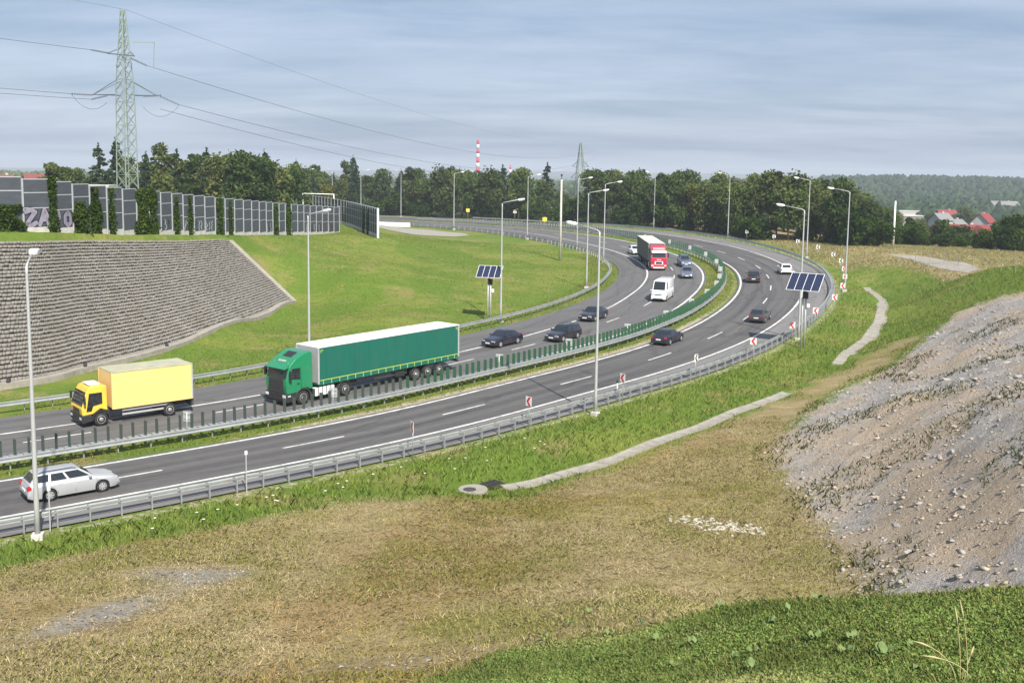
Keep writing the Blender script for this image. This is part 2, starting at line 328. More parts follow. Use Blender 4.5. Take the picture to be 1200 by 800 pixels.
def corridor(x, y):
    i, off, d = road_so(x, y); lo = OUT_RAIL(i)-1.2; hi = FC_RAIL(i)+1.2
    e = np.maximum(np.maximum(lo-off, off-hi), 0); far = d > np.abs(off)+25
    return np.where(far, 99., e), i, off
_tb, _tt = catmull(TER_B, 14), catmull(TER_T, 14)
WPT = np.vstack([resample(catmull(WALL, 20), 1.5), resample(catmull(WALL2, 20), 1.5)])
RUL = np.concatenate([_tb*(1-v)+_tt*v for v in np.linspace(0, 1, 26)])
TPOLY = [tuple(p) for p in np.vstack([_tb[:, :2], (_tt[::-1, :2])])]
def terr(x, y, full=False):
    x = np.atleast_1d(np.asarray(x, float)); y = np.atleast_1d(np.asarray(y, float))
    r = np.sqrt((x/1.0)**2+((y-150)/1.15)**2); w = sm((r-190)/230.)
    near = np.clip(rbf(np.clip(x, -220, 220), np.clip(y, -60, 440)), -12, 16)
    z = near*(1-w)+far_z(x, y)*w
    e, i, off = corridor(x, y); k = sm(e/5.0)
    z = (zroad(x, y)-.10)*(1-k)+z*k
    dw = (x[:, None]-WPT[None, :, 0])**2+(y[:, None]-WPT[None, :, 1])**2 if len(x) < 400000 else None
    jw = dw.argmin(1); kw = 1-sm((np.sqrt(dw[np.arange(len(x)), jw])-1.2)/3.0); z = z*(1-kw)+(WPT[jw, 2]+.05)*kw
    ins_ = inpoly(x, y, TPOLY)
    if ins_.any():                                   # bed under the paved slope
        j = np.where(ins_)[0]; d2 = (x[j, None]-RUL[None, :, 0])**2+(y[j, None]-RUL[None, :, 1])**2; z[j] = RUL[d2.argmin(1), 2]-.75
    # far off the bend the road line itself ends; do not carry its corridor further
    return (z, e, i, off) if full else z
def tz(x, y): return float(terr(x, y)[0])
def axis_coords(lo, hi, step, ends, g=1.22):
    a = list(np.arange(lo, hi+1e-6, step)); d = step; b = [a[-1]]
    while b[-1] < ends[1]: d *= g; b.append(b[-1]+d)
    d = step; c = [a[0]]
    while c[-1] > ends[0]: d *= g; c.append(c[-1]-d)
    return np.clip(np.array(c[::-1][:-1]+a+b[1:]), ends[0], ends[1])
gx = axis_coords(-72, 74, .75, (-6800, 6800)); gy = axis_coords(8, 250, .75, (-400, 7600))
GX, GY = np.meshgrid(gx, gy); fx, fy = GX.ravel(), GY.ravel()
TZ, TE, TI, TO = terr(fx, fy, True)
def polyfeather(x, y, P, w):
    P = np.array(P, float); d = seg_dist(x, y, np.vstack([P, P[:1]])); return np.where(inpoly(x, y, P), .5+.5*np.minimum(d/w, 1), .5-.5*np.minimum(d/w, 1))
ROCK = [(52.7, 99.9), (50.2, 104.1), (45.6, 104.3), (37.8, 92), (31.7, 83.1), (25.5, 78.3), (18.3, 65.4), (16, 61.2), (15.6, 55.4), (15, 50), (14.4, 45.3), (13.9, 39.6), (13, 35.2), (12.5, 30), (15, 22), (28, 10), (60, 20), (75, 60), (66, 92)]
BANK = [(-1.6, 24.6), (-.2, 26.6), (2.2, 26.3), (4.6, 24.8), (6.2, 22.9), (7.6, 21.5), (10.4, 19.8), (15, 17.5), (24, 4), (0, -20), (-3, 12), (-2.6, 21)]
DRYN = [(-30, 30), (-17, 44.5), (-8, 51), (0, 53.2), (6.5, 61), (11, 66), (16.5, 72.8), (23, 80.5), (30, 89), (36.5, 97), (40, 97), (32, 85), (25.5, 79.5), (18.5, 66), (16.5, 58), (16, 48), (14, 36), (12, 28), (6, 22.5), (0, 23), (-10, 10), (-40, 20)]
def zones(x, y, e, i, off):
    z = {}
    lo = OUT_RAIL(i); hi = FC_RAIL(i)
    inside = (off > lo) & (off < hi)
    z['rock'] = polyfeather(x, y, ROCK, 3.6)*(1-polyfeather(x, y, BANK, .6))
    z['bank'] = polyfeather(x, y, BANK, 1.6)
    z['dry'] = polyfeather(x, y, DRYN, 2.6)
    crest = np.exp(-((x-60)/13.)**2)*(sm((y-142)/14.)*(1-sm((y-225)/30))); crest = np.maximum(crest, sm((x-54)/4)*sm((y-122)/10)*(1-sm((y-215)/20)))
    outer = (off < lo-1) & (i > 205) & (i < 300); crest = np.maximum(crest, np.where(outer, sm((lo-2.5-off)/4)*sm((i-205)/18.), 0))
    z['dry'] = np.maximum(z['dry'], crest*.72)
    # thin dusty strip along the outer rail and beside the edge lines
    z['dust'] = np.maximum(.62*np.exp(-((off-(lo-.4))/.9)**2), np.exp(-((off-.95)/.62)**2)*(.5+.7*sm((i-98)/12.))*(1-sm((i-150)/25.)*.5))
    z['dust'] = np.where((i > 30) & (i < 330), z['dust'], 0)
    g = .95*np.exp(-(((x+14)*.45+(y-34.7)*.89)/4.6)**2-(((x+14)*.89-(y-34.7)*.45)/1.5)**2)+.8*np.exp(-((x+13)/3.0)**2-((y-39.5)/1.4)**2)+.55*np.exp(-((x+3)/4.0)**2-((y-27.5)/1.4)**2)+.5*np.exp(-((x-13.2)/1.4)**2-((y-37)/2.4)**2)
    z['bare'] = np.clip(g, 0, 1)
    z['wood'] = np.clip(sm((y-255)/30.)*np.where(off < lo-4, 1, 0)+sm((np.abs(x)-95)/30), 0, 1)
    return z
ZN = zones(fx, fy, TE, TI, TO)
TZ2 = TZ + np.where(TE > 3, .05*vnoise(fx*2.1, fy*2.1, 5)+.07*vnoise(fx*.8, fy*.8, 6), 0)+ZN['rock']*(.22*vnoise(fx*1.3, fy*1.3, 8)+.20*np.abs(vnoise(fx*2.6, fy*2.6, 9))+.12*RNG.normal(size=len(fx)))

nx, ny = len(gx), len(gy)
idx = np.arange(nx*ny).reshape(ny, nx)
Fq = np.stack([idx[:-1, :-1], idx[:-1, 1:], idx[1:, 1:], idx[1:, :-1]], -1).reshape(-1, 4)
gm = npmesh('ground', np.stack([fx, fy, TZ2], -1), Fq, smooth=True)
for k in ('rock', 'bank', 'dry', 'dust', 'bare', 'wood'): fattr(gm, k, ZN[k])
def ground_z(x, y):
    """height of the ground sheet itself, read from its grid"""
    ix = np.clip(np.searchsorted(gx, x)-1, 0, nx-2); iy = np.clip(np.searchsorted(gy, y)-1, 0, ny-2)
    fx_ = (x-gx[ix])/(gx[ix+1]-gx[ix]); fy_ = (y-gy[iy])/(gy[iy+1]-gy[iy]); Z_ = TZ2.reshape(ny, nx)
    return Z_[iy, ix]*(1-fx_)*(1-fy_)+Z_[iy, ix+1]*fx_*(1-fy_)+Z_[iy+1, ix]*(1-fx_)*fy_+Z_[iy+1, ix+1]*fx_*fy_
def hit(px, py, t0=8, t1=400):
    """where the sight line through a spot of the picture meets the ground (used to survey positions)"""
    px, py = float(px), float(py); d = _f+(px-600)/1200*_rt+(344-py)/1200*_up; tt = np.linspace(t0, t1, 4000); zz = ground_z(tt*d.x, tt*d.y); t_ = tt[np.argmax(17+tt*d.z < zz)]; return float(t_*d.x), float(t_*d.y)
# ---- ground material
m = bpy.data.materials.new('grassland'); m.use_nodes = True; t = m.node_tree; pb = t.nodes['Principled BSDF']; pb.inputs['Roughness'].default_value = .95; pb.inputs['Specular IOR Level'].default_value = .15
co = t.nodes.new('ShaderNodeTexCoord').outputs['Object']
def noise(scale, detail=6, rough=.6, dist=0., vec=None, stretch=None):
    n = t.nodes.new('ShaderNodeTexNoise'); n.inputs['Scale'].default_value = scale; n.inputs['Detail'].default_value = detail; n.inputs['Roughness'].default_value = rough; n.inputs['Distortion'].default_value = dist
    v = co
    if stretch:
        mm = t.nodes.new('ShaderNodeMapping'); mm.inputs['Scale'].default_value = stretch[:3]; mm.inputs['Rotation'].default_value = (0, 0, stretch[3]); t.links.new(co, mm.inputs[0]); v = mm.outputs[0]
    t.links.new(v, n.inputs['Vector']); return n.outputs['Fac']
def ramp(f, *st):
    r = t.nodes.new('ShaderNodeValToRGB'); e = r.color_ramp.elements
    while len(e) < len(st): e.new(.5)
    for q, (p, c) in zip(e, st): q.position = p; q.color = (*c, 1)
    t.links.new(f, r.inputs[0]); return r.outputs[0]
def attr(n): a = t.nodes.new('ShaderNodeAttribute'); a.attribute_name = n; return a.outputs['Fac']
def mixc(f, a, b):
    x = t.nodes.new('ShaderNodeMix'); x.data_type = 'RGBA'
    if isinstance(f, float): x.inputs[0].default_value = f
    else: t.links.new(f, x.inputs[0])
    for q, i in ((a, 6), (b, 7)):
        if isinstance(q, tuple): x.inputs[i].default_value = (*q, 1)
        else: t.links.new(q, x.inputs[i])
    return x.outputs[2]
def mth(op, a, b, c=None):
    x = t.nodes.new('ShaderNodeMath'); x.operation = op
    for q, i in ((a, 0), (b, 1), (c, 2)):
        if q is None: continue
        if isinstance(q, (int, float)): x.inputs[i].default_value = q
        else: t.links.new(q, x.inputs[i])
    return x.outputs[0]
def edge(a, nz, k=.55, lo=.38, hi=.62):
    """attribute broken up by noise into a ragged mask"""
    v = mth('MULTIPLY_ADD', mth('SUBTRACT', nz, .5), k, a); mr = t.nodes.new('ShaderNodeMapRange'); mr.interpolation_type = 'SMOOTHSTEP'; mr.inputs[1].default_value = lo; mr.inputs[2].default_value = hi; t.links.new(v, mr.inputs[0]); return mr.outputs[0]
nb = noise(.09, 5, .55); nm = noise(.5, 6, .6); nf = noise(3.0, 6, .65); ns = noise(1.0, 5, .6, stretch=(.5, 1.3, 1, -.3))
nvf = noise(11.0, 4, .7)
green = mixc(mth('MULTIPLY_ADD', nf, .5, mth('MULTIPLY', nm, .5)), (.075, .138, .014), (.150, .220, .032))
green = mixc(edge(nb, ns, .5, .44, .66), green, (.190, .220, .042))
green = mixc(edge(noise(.22, 4), nf, .5, .52, .70), green, (.25, .215, .08))
dry = ramp(mth('MULTIPLY_ADD', ns, .6, mth('MULTIPLY', nf, .4)), (.30, (.19, .145, .070)), (.46, (.29, .225, .11)), (.60, (.37, .30, .155)), (.75, (.46, .38, .21)))
dry = mixc(edge(noise(.16, 5, .6), nm, .45, .48, .66), dry, (.215, .195, .06))
lushb = mixc(nf, (.07, .12, .02), (.15, .20, .045))
bare = ramp(nf, (.3, (.20, .18, .155)), (.7, (.36, .335, .30)))
rock = ramp(mth('MULTIPLY_ADD', noise(.8, 8, .7, stretch=(1, 2.2, 2.2, .5)), .6, mth('MULTIPLY', nf, .4)), (.25, (.10, .092, .084)), (.40, (.27, .25, .23)), (.55, (.39, .36, .33)), (.72, (.50, .445, .39)))
rock = mixc(edge(noise(.13, 4), nm, .4, .42, .60), rock, (.40, .32, .235))
rock = mixc(edge(noise(.35, 5), nf, .6, .68, .80), rock, (.10, .115, .05))
dust = ramp(nf, (.3, (.24, .205, .13)), (.7, (.52, .47, .34)))
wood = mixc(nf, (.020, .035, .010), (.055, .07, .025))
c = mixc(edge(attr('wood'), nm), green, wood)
c = mixc(edge(attr('dry'), nm, .8, .34, .66), c, dry)
c = mixc(edge(attr('bare'), nm, .9, .30, 1.05), c, bare)
c = mixc(edge(attr('dust'), nf, .8, .45, .75), c, dust)
c = mixc(edge(attr('rock'), mth('MULTIPLY_ADD', nf, .5, mth('MULTIPLY', nm, .5)), 1.1, .42, .60), c, rock)
c = mixc(edge(attr('bank'), nm, .7, .42, .58), c, lushb)
mr = t.nodes.new('ShaderNodeMapRange'); mr.inputs[1].default_value = .3; mr.inputs[2].default_value = .7; mr.inputs[3].default_value = .78; mr.inputs[4].default_value = 1.2; t.links.new(nvf, mr.inputs[0])
sc_ = t.nodes.new('ShaderNodeVectorMath'); sc_.operation = 'SCALE'; t.links.new(c, sc_.inputs[0]); t.links.new(mr.outputs[0], sc_.inputs['Scale'])
t.links.new(sc_.outputs[0], pb.inputs['Base Color'])
bp = t.nodes.new('ShaderNodeBump'); bp.inputs['Strength'].default_value = .9; bp.inputs['Distance'].default_value = .25
t.links.new(mth('MULTIPLY_ADD', nf, .7, mth('MULTIPLY', nvf, .45)), bp.inputs['Height']); t.links.new(bp.outputs[0], pb.inputs['Normal'])
gm.materials.append(m)
tag(link_mesh('ground', gm), 'rolling grassland around the motorway bend, green, dry and bare in patches', kind='structure')

# ------------------------------------------------------------------ asphalt and markings
def strip(name, s0, s1, lo, hi, dz, mat_, n=6, ds=1.0, uv=False):
    s = np.arange(s0, s1+1e-6, ds); lo_, hi_ = lo(s), hi(s); V = []
    for k in range(n+1): V.append(road_pt(s, lo_+(hi_-lo_)*k/n, dz))
    V = np.stack(V, 1).reshape(-1, 3); N_ = len(s); I = np.arange(N_*(n+1)).reshape(N_, n+1)
    Fc = np.stack([I[:-1, :-1], I[1:, :-1], I[1:, 1:], I[:-1, 1:]], -1).reshape(-1, 4)
    me = npmesh(name, V, Fc[:, ::-1] if False else Fc[:, ::-1], mat_, True)
    if uv:
        Uv = np.stack([np.repeat(s, n+1), np.stack([lo_+(hi_-lo_)*k/n for k in range(n+1)], 1).ravel()], -1)
        a = me.attributes.new('lane', 'FLOAT_VECTOR', 'POINT'); w = np.zeros((len(Uv), 3), np.float32); w[:, :2] = Uv; a.data.foreach_set('vector', w.ravel())
    return me
def asphalt(name, base, pale, tracks):
    m = bpy.data.materials.new(name); m.use_nodes = True; t = m.node_tree; p = t.nodes['Principled BSDF']; p.inputs['Roughness'].default_value = .82; p.inputs['Specular IOR Level'].default_value = .3
    a = t.nodes.new('ShaderNodeAttribute'); a.attribute_name = 'lane'
    mp = t.nodes.new('ShaderNodeMapping'); mp.inputs['Scale'].default_value = (.035, 1.1, 1); t.links.new(a.outputs['Vector'], mp.inputs[0])
    n = t.nodes.new('ShaderNodeTexNoise'); n.inputs['Scale'].default_value = 1.0; n.inputs['Detail'].default_value = 6; n.inputs['Roughness'].default_value = .65; t.links.new(mp.outputs[0], n.inputs['Vector'])
    n2 = t.nodes.new('ShaderNodeTexNoise'); n2.inputs['Scale'].default_value = 1.3; n2.inputs['Detail'].default_value = 8; n2.inputs['Roughness'].default_value = .75
    t.links.new(t.nodes.new('ShaderNodeTexCoord').outputs['Object'], n2.inputs['Vector'])
    ad = t.nodes.new('ShaderNodeMath'); ad.operation = 'MULTIPLY_ADD'; ad.inputs[1].default_value = .3; t.links.new(n2.outputs['Fac'], ad.inputs[0])
    ml = t.nodes.new('ShaderNodeMath'); ml.operation = 'MULTIPLY'; ml.inputs[1].default_value = .7; t.links.new(n.outputs['Fac'], ml.inputs[0]); t.links.new(ml.outputs[0], ad.inputs[2])
    r = t.nodes.new('ShaderNodeValToRGB'); r.color_ramp.elements[0].position = .32; r.color_ramp.elements[0].color = (*base, 1); r.color_ramp.elements[1].position = .68; r.color_ramp.elements[1].color = (*pale, 1)
    sx = t.nodes.new('ShaderNodeSeparateXYZ'); t.links.new(a.outputs['Vector'], sx.inputs[0])
    wv = t.nodes.new('ShaderNodeMath'); wv.operation = 'MULTIPLY'; wv.inputs[1].default_value = 2*math.pi/1.75; t.links.new(sx.outputs[1], wv.inputs[0])
    sn = t.nodes.new('ShaderNodeMath'); sn.operation = 'SINE'; t.links.new(wv.outputs[0], sn.inputs[0])
    tk = t.nodes.new('ShaderNodeMath'); tk.operation = 'MULTIPLY_ADD'; tk.inputs[1].default_value = .045; t.links.new(sn.outputs[0], tk.inputs[0]); t.links.new(ad.outputs[0], tk.inputs[2])
    t.links.new(tk.outputs[0], r.inputs[0])
    vo = t.nodes.new('ShaderNodeTexVoronoi'); vo.feature = 'DISTANCE_TO_EDGE'; vo.inputs['Scale'].default_value = .16; m2 = t.nodes.new('ShaderNodeMapping'); m2.inputs['Scale'].default_value = (.35, 2.2, 1); t.links.new(a.outputs['Vector'], m2.inputs[0])
    nd = t.nodes.new('ShaderNodeTexNoise'); nd.inputs['Scale'].default_value = .6; t.links.new(a.outputs['Vector'], nd.inputs['Vector']); va = t.nodes.new('ShaderNodeVectorMath'); va.operation = 'MULTIPLY_ADD'; va.inputs[1].default_value = (1.5, 1.5, 0); t.links.new(nd.outputs['Color'], va.inputs[0]); t.links.new(m2.outputs[0], va.inputs[2]); t.links.new(va.outputs[0], vo.inputs['Vector'])
    ck = t.nodes.new('ShaderNodeMapRange'); ck.inputs[1].default_value = .0; ck.inputs[2].default_value = .035; ck.inputs[3].default_value = .72; ck.inputs[4].default_value = 1.; t.links.new(vo.outputs['Distance'], ck.inputs[0])
    cm = t.nodes.new('ShaderNodeVectorMath'); cm.operation = 'SCALE'; t.links.new(r.outputs[0], cm.inputs[0]); t.links.new(ck.outputs[0], cm.inputs['Scale']); t.links.new(cm.outputs[0], p.inputs['Base Color'])
    n3 = t.nodes.new('ShaderNodeTexNoise'); n3.inputs['Scale'].default_value = 40; t.links.new(t.nodes['Texture Coordinate'].outputs['Object'], n3.inputs['Vector'])
    b = t.nodes.new('ShaderNodeBump'); b.inputs['Strength'].default_value = .25; b.inputs['Distance'].default_value = .02; t.links.new(n3.outputs['Fac'], b.inputs['Height']); t.links.new(b.outputs[0], p.inputs['Normal'])
    return m
M['asph_n'] = asphalt('asphalt_near', (.062, .060, .060), (.135, .128, .124), 1)
M['asph_f'] = asphalt('asphalt_far', (.095, .092, .092), (.142, .136, .133), 1)
M['asph_s'] = asphalt('asphalt_shoulder', (.15, .143, .14), (.205, .197, .19), 1)
S0, S1 = 6, 500
roadn = tag(link_mesh('road', strip('road', S0, S1, lambda s: NC_OUT(s)-.25, lambda s: 0*s+.42, 0, M['asph_n'], 8, uv=True)), 'near carriageway of dark asphalt curving round to the left', kind='structure')
rs = link_mesh('road_shoulder', strip('road_shoulder', S0, S1, lambda s: OUT_RAIL(s)+.05, lambda s: NC_OUT(s)-.25, -.004, M['asph_s'], 4, uv=True)); tag(rs, 'pale asphalt shoulder between the outer guardrail and the edge line', kind='structure')
tag(link_mesh('road', strip('road', S0, S1, lambda s: FC_LEFT(s)-.45, lambda s: FC_RIGHT(s)+.3, 0, M['asph_f'], 8, uv=True)), 'far carriageway of grey asphalt inside the bend', kind='structure')
tag(link_mesh('road_shoulder', strip('road_shoulder', S0, S1, lambda s: FC_RIGHT(s)+.3, lambda s: FC_RAIL(s)-tab((80, 1.6), (180, 1.6), (240, 1.2), (300, .6))(s), -.004, M['asph_f'], 5, uv=True)), 'wide asphalt shoulder on the inside of the bend', kind='structure')
M['mark'] = mat('road_paint', (.66, .65, .61), .7, var=.12, scale=4, dirt=(.22, .21, .20), dirt_amt=.9, dscale=1.6)
def line(name, off, w, s0, s1, label, wob=0):
    tag(link_mesh(name, strip(name, s0, s1, lambda s: off(s)-w/2, lambda s: off(s)+w/2, .005, M['mark'], 1)), label, kind='structure')
line('edge_line', NC_OUT, .26, S0, S1, 'solid white edge line near the outer guardrail')
line('edge_line', lambda s: 0*s, .26, S0, S1, 'solid white edge line beside the median grass on the near road')
line('edge_line', FC_LEFT, .26, S0, S1, 'solid white edge line beside the median on the far road')
line('edge_line', FC_RIGHT, .24, S0, S1, 'solid white line between the far lanes and the wide shoulder')
def dashes(name, off, s_list, ln, label):
    for a in s_list: tag(link_mesh(name, strip(name, a, a+ln, lambda s: off(s)-.085, lambda s: off(s)+.085, .005, M['mark'], 1, ds=ln/4)), label, kind='structure')
dashes('lane_dash', NC_MID, [28, 40, 52, 64, 76, 88.3, 100, 112.5, 126, 139.3, 152, 164.2, 176.3, 187.5, 199.2, 210.2, 221.5, 232.5, 244, 256, 268, 280, 292, 304, 316], 4.3, 'short white lane dash on the near carriageway')
dashes('lane_dash', FC_MID, [28, 40, 52, 64, 75.5, 88, 101, 113, 125, 135, 144, 156, 170, 184, 198, 209, 223, 236, 248, 260, 272, 284, 296, 308], 4.2, 'short white lane dash on the far carriageway')
# ------------------------------------------------------------------ guardrails
WPROF = [(0.0, .43), (.05, .45), (.05, .50), (0.0, .545), (0.0, .625), (.05, .67), (.05, .72), (0.0, .75)]     # (depth towards traffic, height)
def sweep(s, off, prof, side, thick=.012, dz=0.0):
    """closed thin profile carried along the road axis"""
    pr = list(prof)+[(d-thick, h) for d, h in reversed(prof)]
    secs = []
    for a in s:
        o = float(off(a)); p0 = road_pt(a, o); n = np.array([np.interp(a, SS, AN[:, 0]), np.interp(a, SS, AN[:, 1]), 0])
        secs.append([tuple(p0+n*side*d+np.array([0, 0, h+dz])) for d, h in pr])
    return MB().loft(secs, closed=True)
def rail(name, label, off, side, s0, s1, post_step, block=.32, strip_=False, ds=1.5):
    p0 = road_pt((s0+s1)/2, float(off((s0+s1)/2)))
    g = empty(name, (0, 0, 0), label=label, cat='guardrail')
    s = np.arange(s0, s1+.1, ds)
    sweep(s, lambda a: off(a)+side*block, WPROF, side).build('beam', M['steel'], g, smooth=False)
    if strip_: sweep(s, off, [(.03, .66), (.03, .74)], side, .03).build('back_strip', M['steel'], g)
    post = MB().box((0, 0, .32), (.06, .11, .80)).mesh('post', M['steel'])
    arm = MB().box((0, side*block/2, .70), (.05, block, .05)).box((0, side*block/2, .52), (.05, block, .05)).mesh('spacer', M['steel'])
    for a in np.arange(s0+.5, s1, post_step):
        q = road_pt(a, float(off(a))); rz = road_dir(a)
        p = inst('post', post, g, tuple(q), rz); inst('spacer', arm, p)
    return g
rail('guardrail', 'outer steel guardrail on posts between the near carriageway and the green verge', lambda s: OUT_RAIL(s), 1, 40, 210, 1.45, .40, True)
rail('guardrail', 'dark far stretch of outer guardrail below the dry bank', lambda s: OUT_RAIL(s), 1, 210, 345, 2.9, .34, True)
rail('guardrail', 'steel guardrail along the inside of the bend beside the green field', lambda s: FC_RAIL(s), -1, 50, 262, 2.0, .30)
rail('guardrail', 'distant guardrail in front of the wood on the inner side', lambda s: FC_RAIL(s), -1, 262, 360, 3.0, .30)
# median barrier with anti-glare slats
mbar = empty('median_barrier', label='median guardrail topped with upright anti-glare slats, dark on the left and green in the bend', cat='barrier')
s = np.arange(50, 352, 1.5)
sweep(s, lambda a: MED_RAIL(a)-.28, WPROF, -1).build('beam', M['steel'], mbar)
sweep(s, lambda a: MED_RAIL(a)+.28, WPROF, 1).build('beam', M['steel'], mbar)
tp = MB().box((0, 0, .73), (.60, .46, .03)).mesh('cap_plate', M['steel'])
post = MB().box((0, 0, .32), (.07, .12, .82)).box((0, 0, .62), (.05, .52, .05)).mesh('post', M['steel'])
for a in np.arange(50, 350, 2.0):
    inst('post', post, mbar, tuple(road_pt(a, float(MED_RAIL(a)))), road_dir(a))
slat_d = MB().box((0, 0, 1.18), (.035, .24, .92)).box((0, 0, .735), (.10, .26, .03)).mesh('slat', M['slat_far'])
slat_g = MB().box((0, 0, 1.18), (.035, .26, .92)).box((0, 0, .735), (.10, .26, .03)).mesh('slat', M['slat'])
for a in list(np.arange(70, 175, .74))+list(np.arange(175, 345, 1.1)):
    q = road_pt(a, float(MED_RAIL(a)))
    if a < 160: inst('cap_plate', tp, mbar, tuple(q), road_dir(a))
    sl = inst('slat', slat_d if (a < 112+6*random.random() or a > 272) else slat_g, mbar, tuple(q), road_dir(a)+.30+random.uniform(-.05, .05))
    sl.rotation_euler[0] = random.uniform(-.03, .03)

# ------------------------------------------------------------------ signs
def chevron_mesh(w, h, col, left=True):
    """flat plate with arrow bands; lies in local yz, faces -x"""
    g = MB(); g.box((0, 0, 0), (.02, w, h)); return g
def chevron(name, s, off, face, label, col, zc=1.55, w=.62, h=.72, back=False, group=None):
    q = road_pt(s, off); z0 = tz(q[0], q[1]) if not back else float(q[2])
    if abs(off) < 30 and not back and off > float(OUT_RAIL(s))-1.2: z0 = float(q[2])-.08
    r = empty(name, (q[0], q[1], z0), face, label, 'road sign', group)
    ph = zc+h/2
    MB().tube([(.05, 0, -.25), (.05, 0, ph-.05)], .032, 8).build('post', M['steel'], r, True)
    MB().box((0, 0, zc), (.022, w, h)).build('plate', M['plate_back'] if back else M['sign_white'], r, bevel=.008)
    if back:
        MB().bar((.025, -w*.42, zc+.16), (.025, w*.42, zc+.16), .04).bar((.025, -w*.42, zc-.16), (.025, w*.42, zc-.16), .04).build('bracket', M['steel'], r)
        xs = -.0125
    else: xs = -.0125
    # one broad arrow head pointing to the local +y side (left for the approaching driver)
    def arrow(y0):
        t_ = .20*w/.62; hh = h*.47
        P = [(y0, 0), (y0-t_*1.25, hh), (y0-t_*1.25-t_*1.15, hh), (y0-t_*1.15, 0), (y0-t_*1.25-t_*1.15, -hh), (y0-t_*1.25, -hh)]
        g = MB(); b = len(g.v)
        A = [(xs-.004, y, zc+z) for y, z in P]; B = [(xs+.003, y, zc+z) for y, z in P]
        g.add(A+B, [(0, 1, 2, 3), (0, 3, 4, 5), (9, 8, 7, 6), (11, 10, 9, 6)]+[((i+1) % 6, i, i+6, (i+1) % 6+6) for i in range(6)])
        return g
    arrow(w*.36).build('arrow', col, r)
    return r
# outer side of the near carriageway: they face the traffic that comes from the left
CHV = [(a, b, 'dark' if k == 3 or k > 10 else 'red', 0) for k, (a, b) in enumerate(((104.5, -9.9), (113.6, -10.1), (124, -10.5), (134.5, -10.8), (145, -11), (154.5, -11.4), (163.5, -11.7), (173, -12.5), (182, -13.0), (190, -13.5), (198, -14.2), (206, -15.2), (214, -16.2), (223, -17), (233, -17.7), (243, -18.1), (254, -18.4)))]
POSN = ['between the silver estate and the tall middle lamp', 'second from the left along the outer guardrail', 'just right of the tall middle lamp post', 'fourth from the left, seen almost edge-on', 'fifth from the left along the guardrail', 'just left of the solar panel post', 'just right of the solar panel post', 'at the outside of the bend, eighth from the left', 'ninth from the left, by the right lamp base', 'tenth from the left, beside the right lamp', 'eleventh from the left at the bend', 'lowest of the six on the dry bank', 'second lowest on the dry bank', 'third lowest on the dry bank', 'fourth up on the dry bank', 'fifth up on the dry bank', 'farthest one at the top of the dry bank']
for (s_, o_, cl, yaw), ps in zip(CHV, POSN):
    q = road_pt(s_, o_); view = math.atan2(q[1], q[0])              # plates are turned towards traffic from the left
    fz = road_dir(s_-14)*.35+view*.65 if s_ < 150 else view+.05
    if cl == 'dark' and s_ < 150: fz = view+1.05
    if s_ < 110: fz = view-1.25
    elif s_ < 130: fz = view-.85
    chevron('chevron_sign', s_, o_, fz, ('red and white' if cl == 'red' else 'black and white')+' chevron sign, '+ps, M['red'] if cl == 'red' else M['sign_black'], zc=1.75 if s_ > 140 else 1.95, w=.56, h=.64, group='chevron signs round the outside of the bend')
# median chevrons, seen from behind
for s_, ps in zip([96.5, 107.5, 125.5, 135.5, 146.5, 156.5, 166, 174.5, 182.5, 190.5, 199, 209, 220, 231, 243, 256], ['nearest the yellow truck', 'in front of the green tractor unit', 'behind the green trailer', 'in front of the dark estate', 'right of the tall lamp', 'below the white van', 'seventh from the left', 'eighth from the left', 'at the near turn of the barrier', 'at the tip of the bend', 'beyond the tip of the bend', 'twelfth from the left', 'right of the blue car', 'right of the red lorry', 'behind the red lorry roof', 'farthest along the barrier']):
    if s_ < 185: chevron('road_sign', s_, float(MED_RAIL(s_))+.30, road_dir(s_)+math.pi+.5, 'grey back of a chevron sign on the median, '+ps, M['red'], zc=1.42, w=.62, h=.66, back=True, group='chevron signs along the median')
    else: chevron('road_sign', s_, float(MED_RAIL(s_))+.55, road_dir(s_)+math.pi+.35, 'pale square chevron plate on the median, '+ps, M['plate_back'], zc=1.35, w=.62, h=.66, back=True, group='chevron signs along the median')
# delineator posts
def delineator(s_, o_, label, h=1.15, tall=False):
    q = road_pt(s_, o_); r = empty('delineator_post', tuple(q), road_dir(s_), label, 'marker post', 'white marker posts')
    MB().box((0, 0, h/2-.1), (.05 if tall else .11, .05, h+.2)).build('post', M['pole'] if tall else M['white'], r)
    MB().box((0, 0, h+.0), (.14, .07, .20)).build('reflector_plate', M['white'] if tall else M['sign_black'], r)
delineator(125.5, -9.1, 'short white marker post right of the tall middle lamp')
delineator(94.6, -9.4, 'slim post with a small plate on the guardrail, right of the silver estate', 2.05, True)
delineator(85.0, -9.6, 'slim post with a small plate beside the left lamp', 2.05, True)
delineator(82.6, -8.4, 'slim post behind the silver estate near the left lamp', 1.9, True)

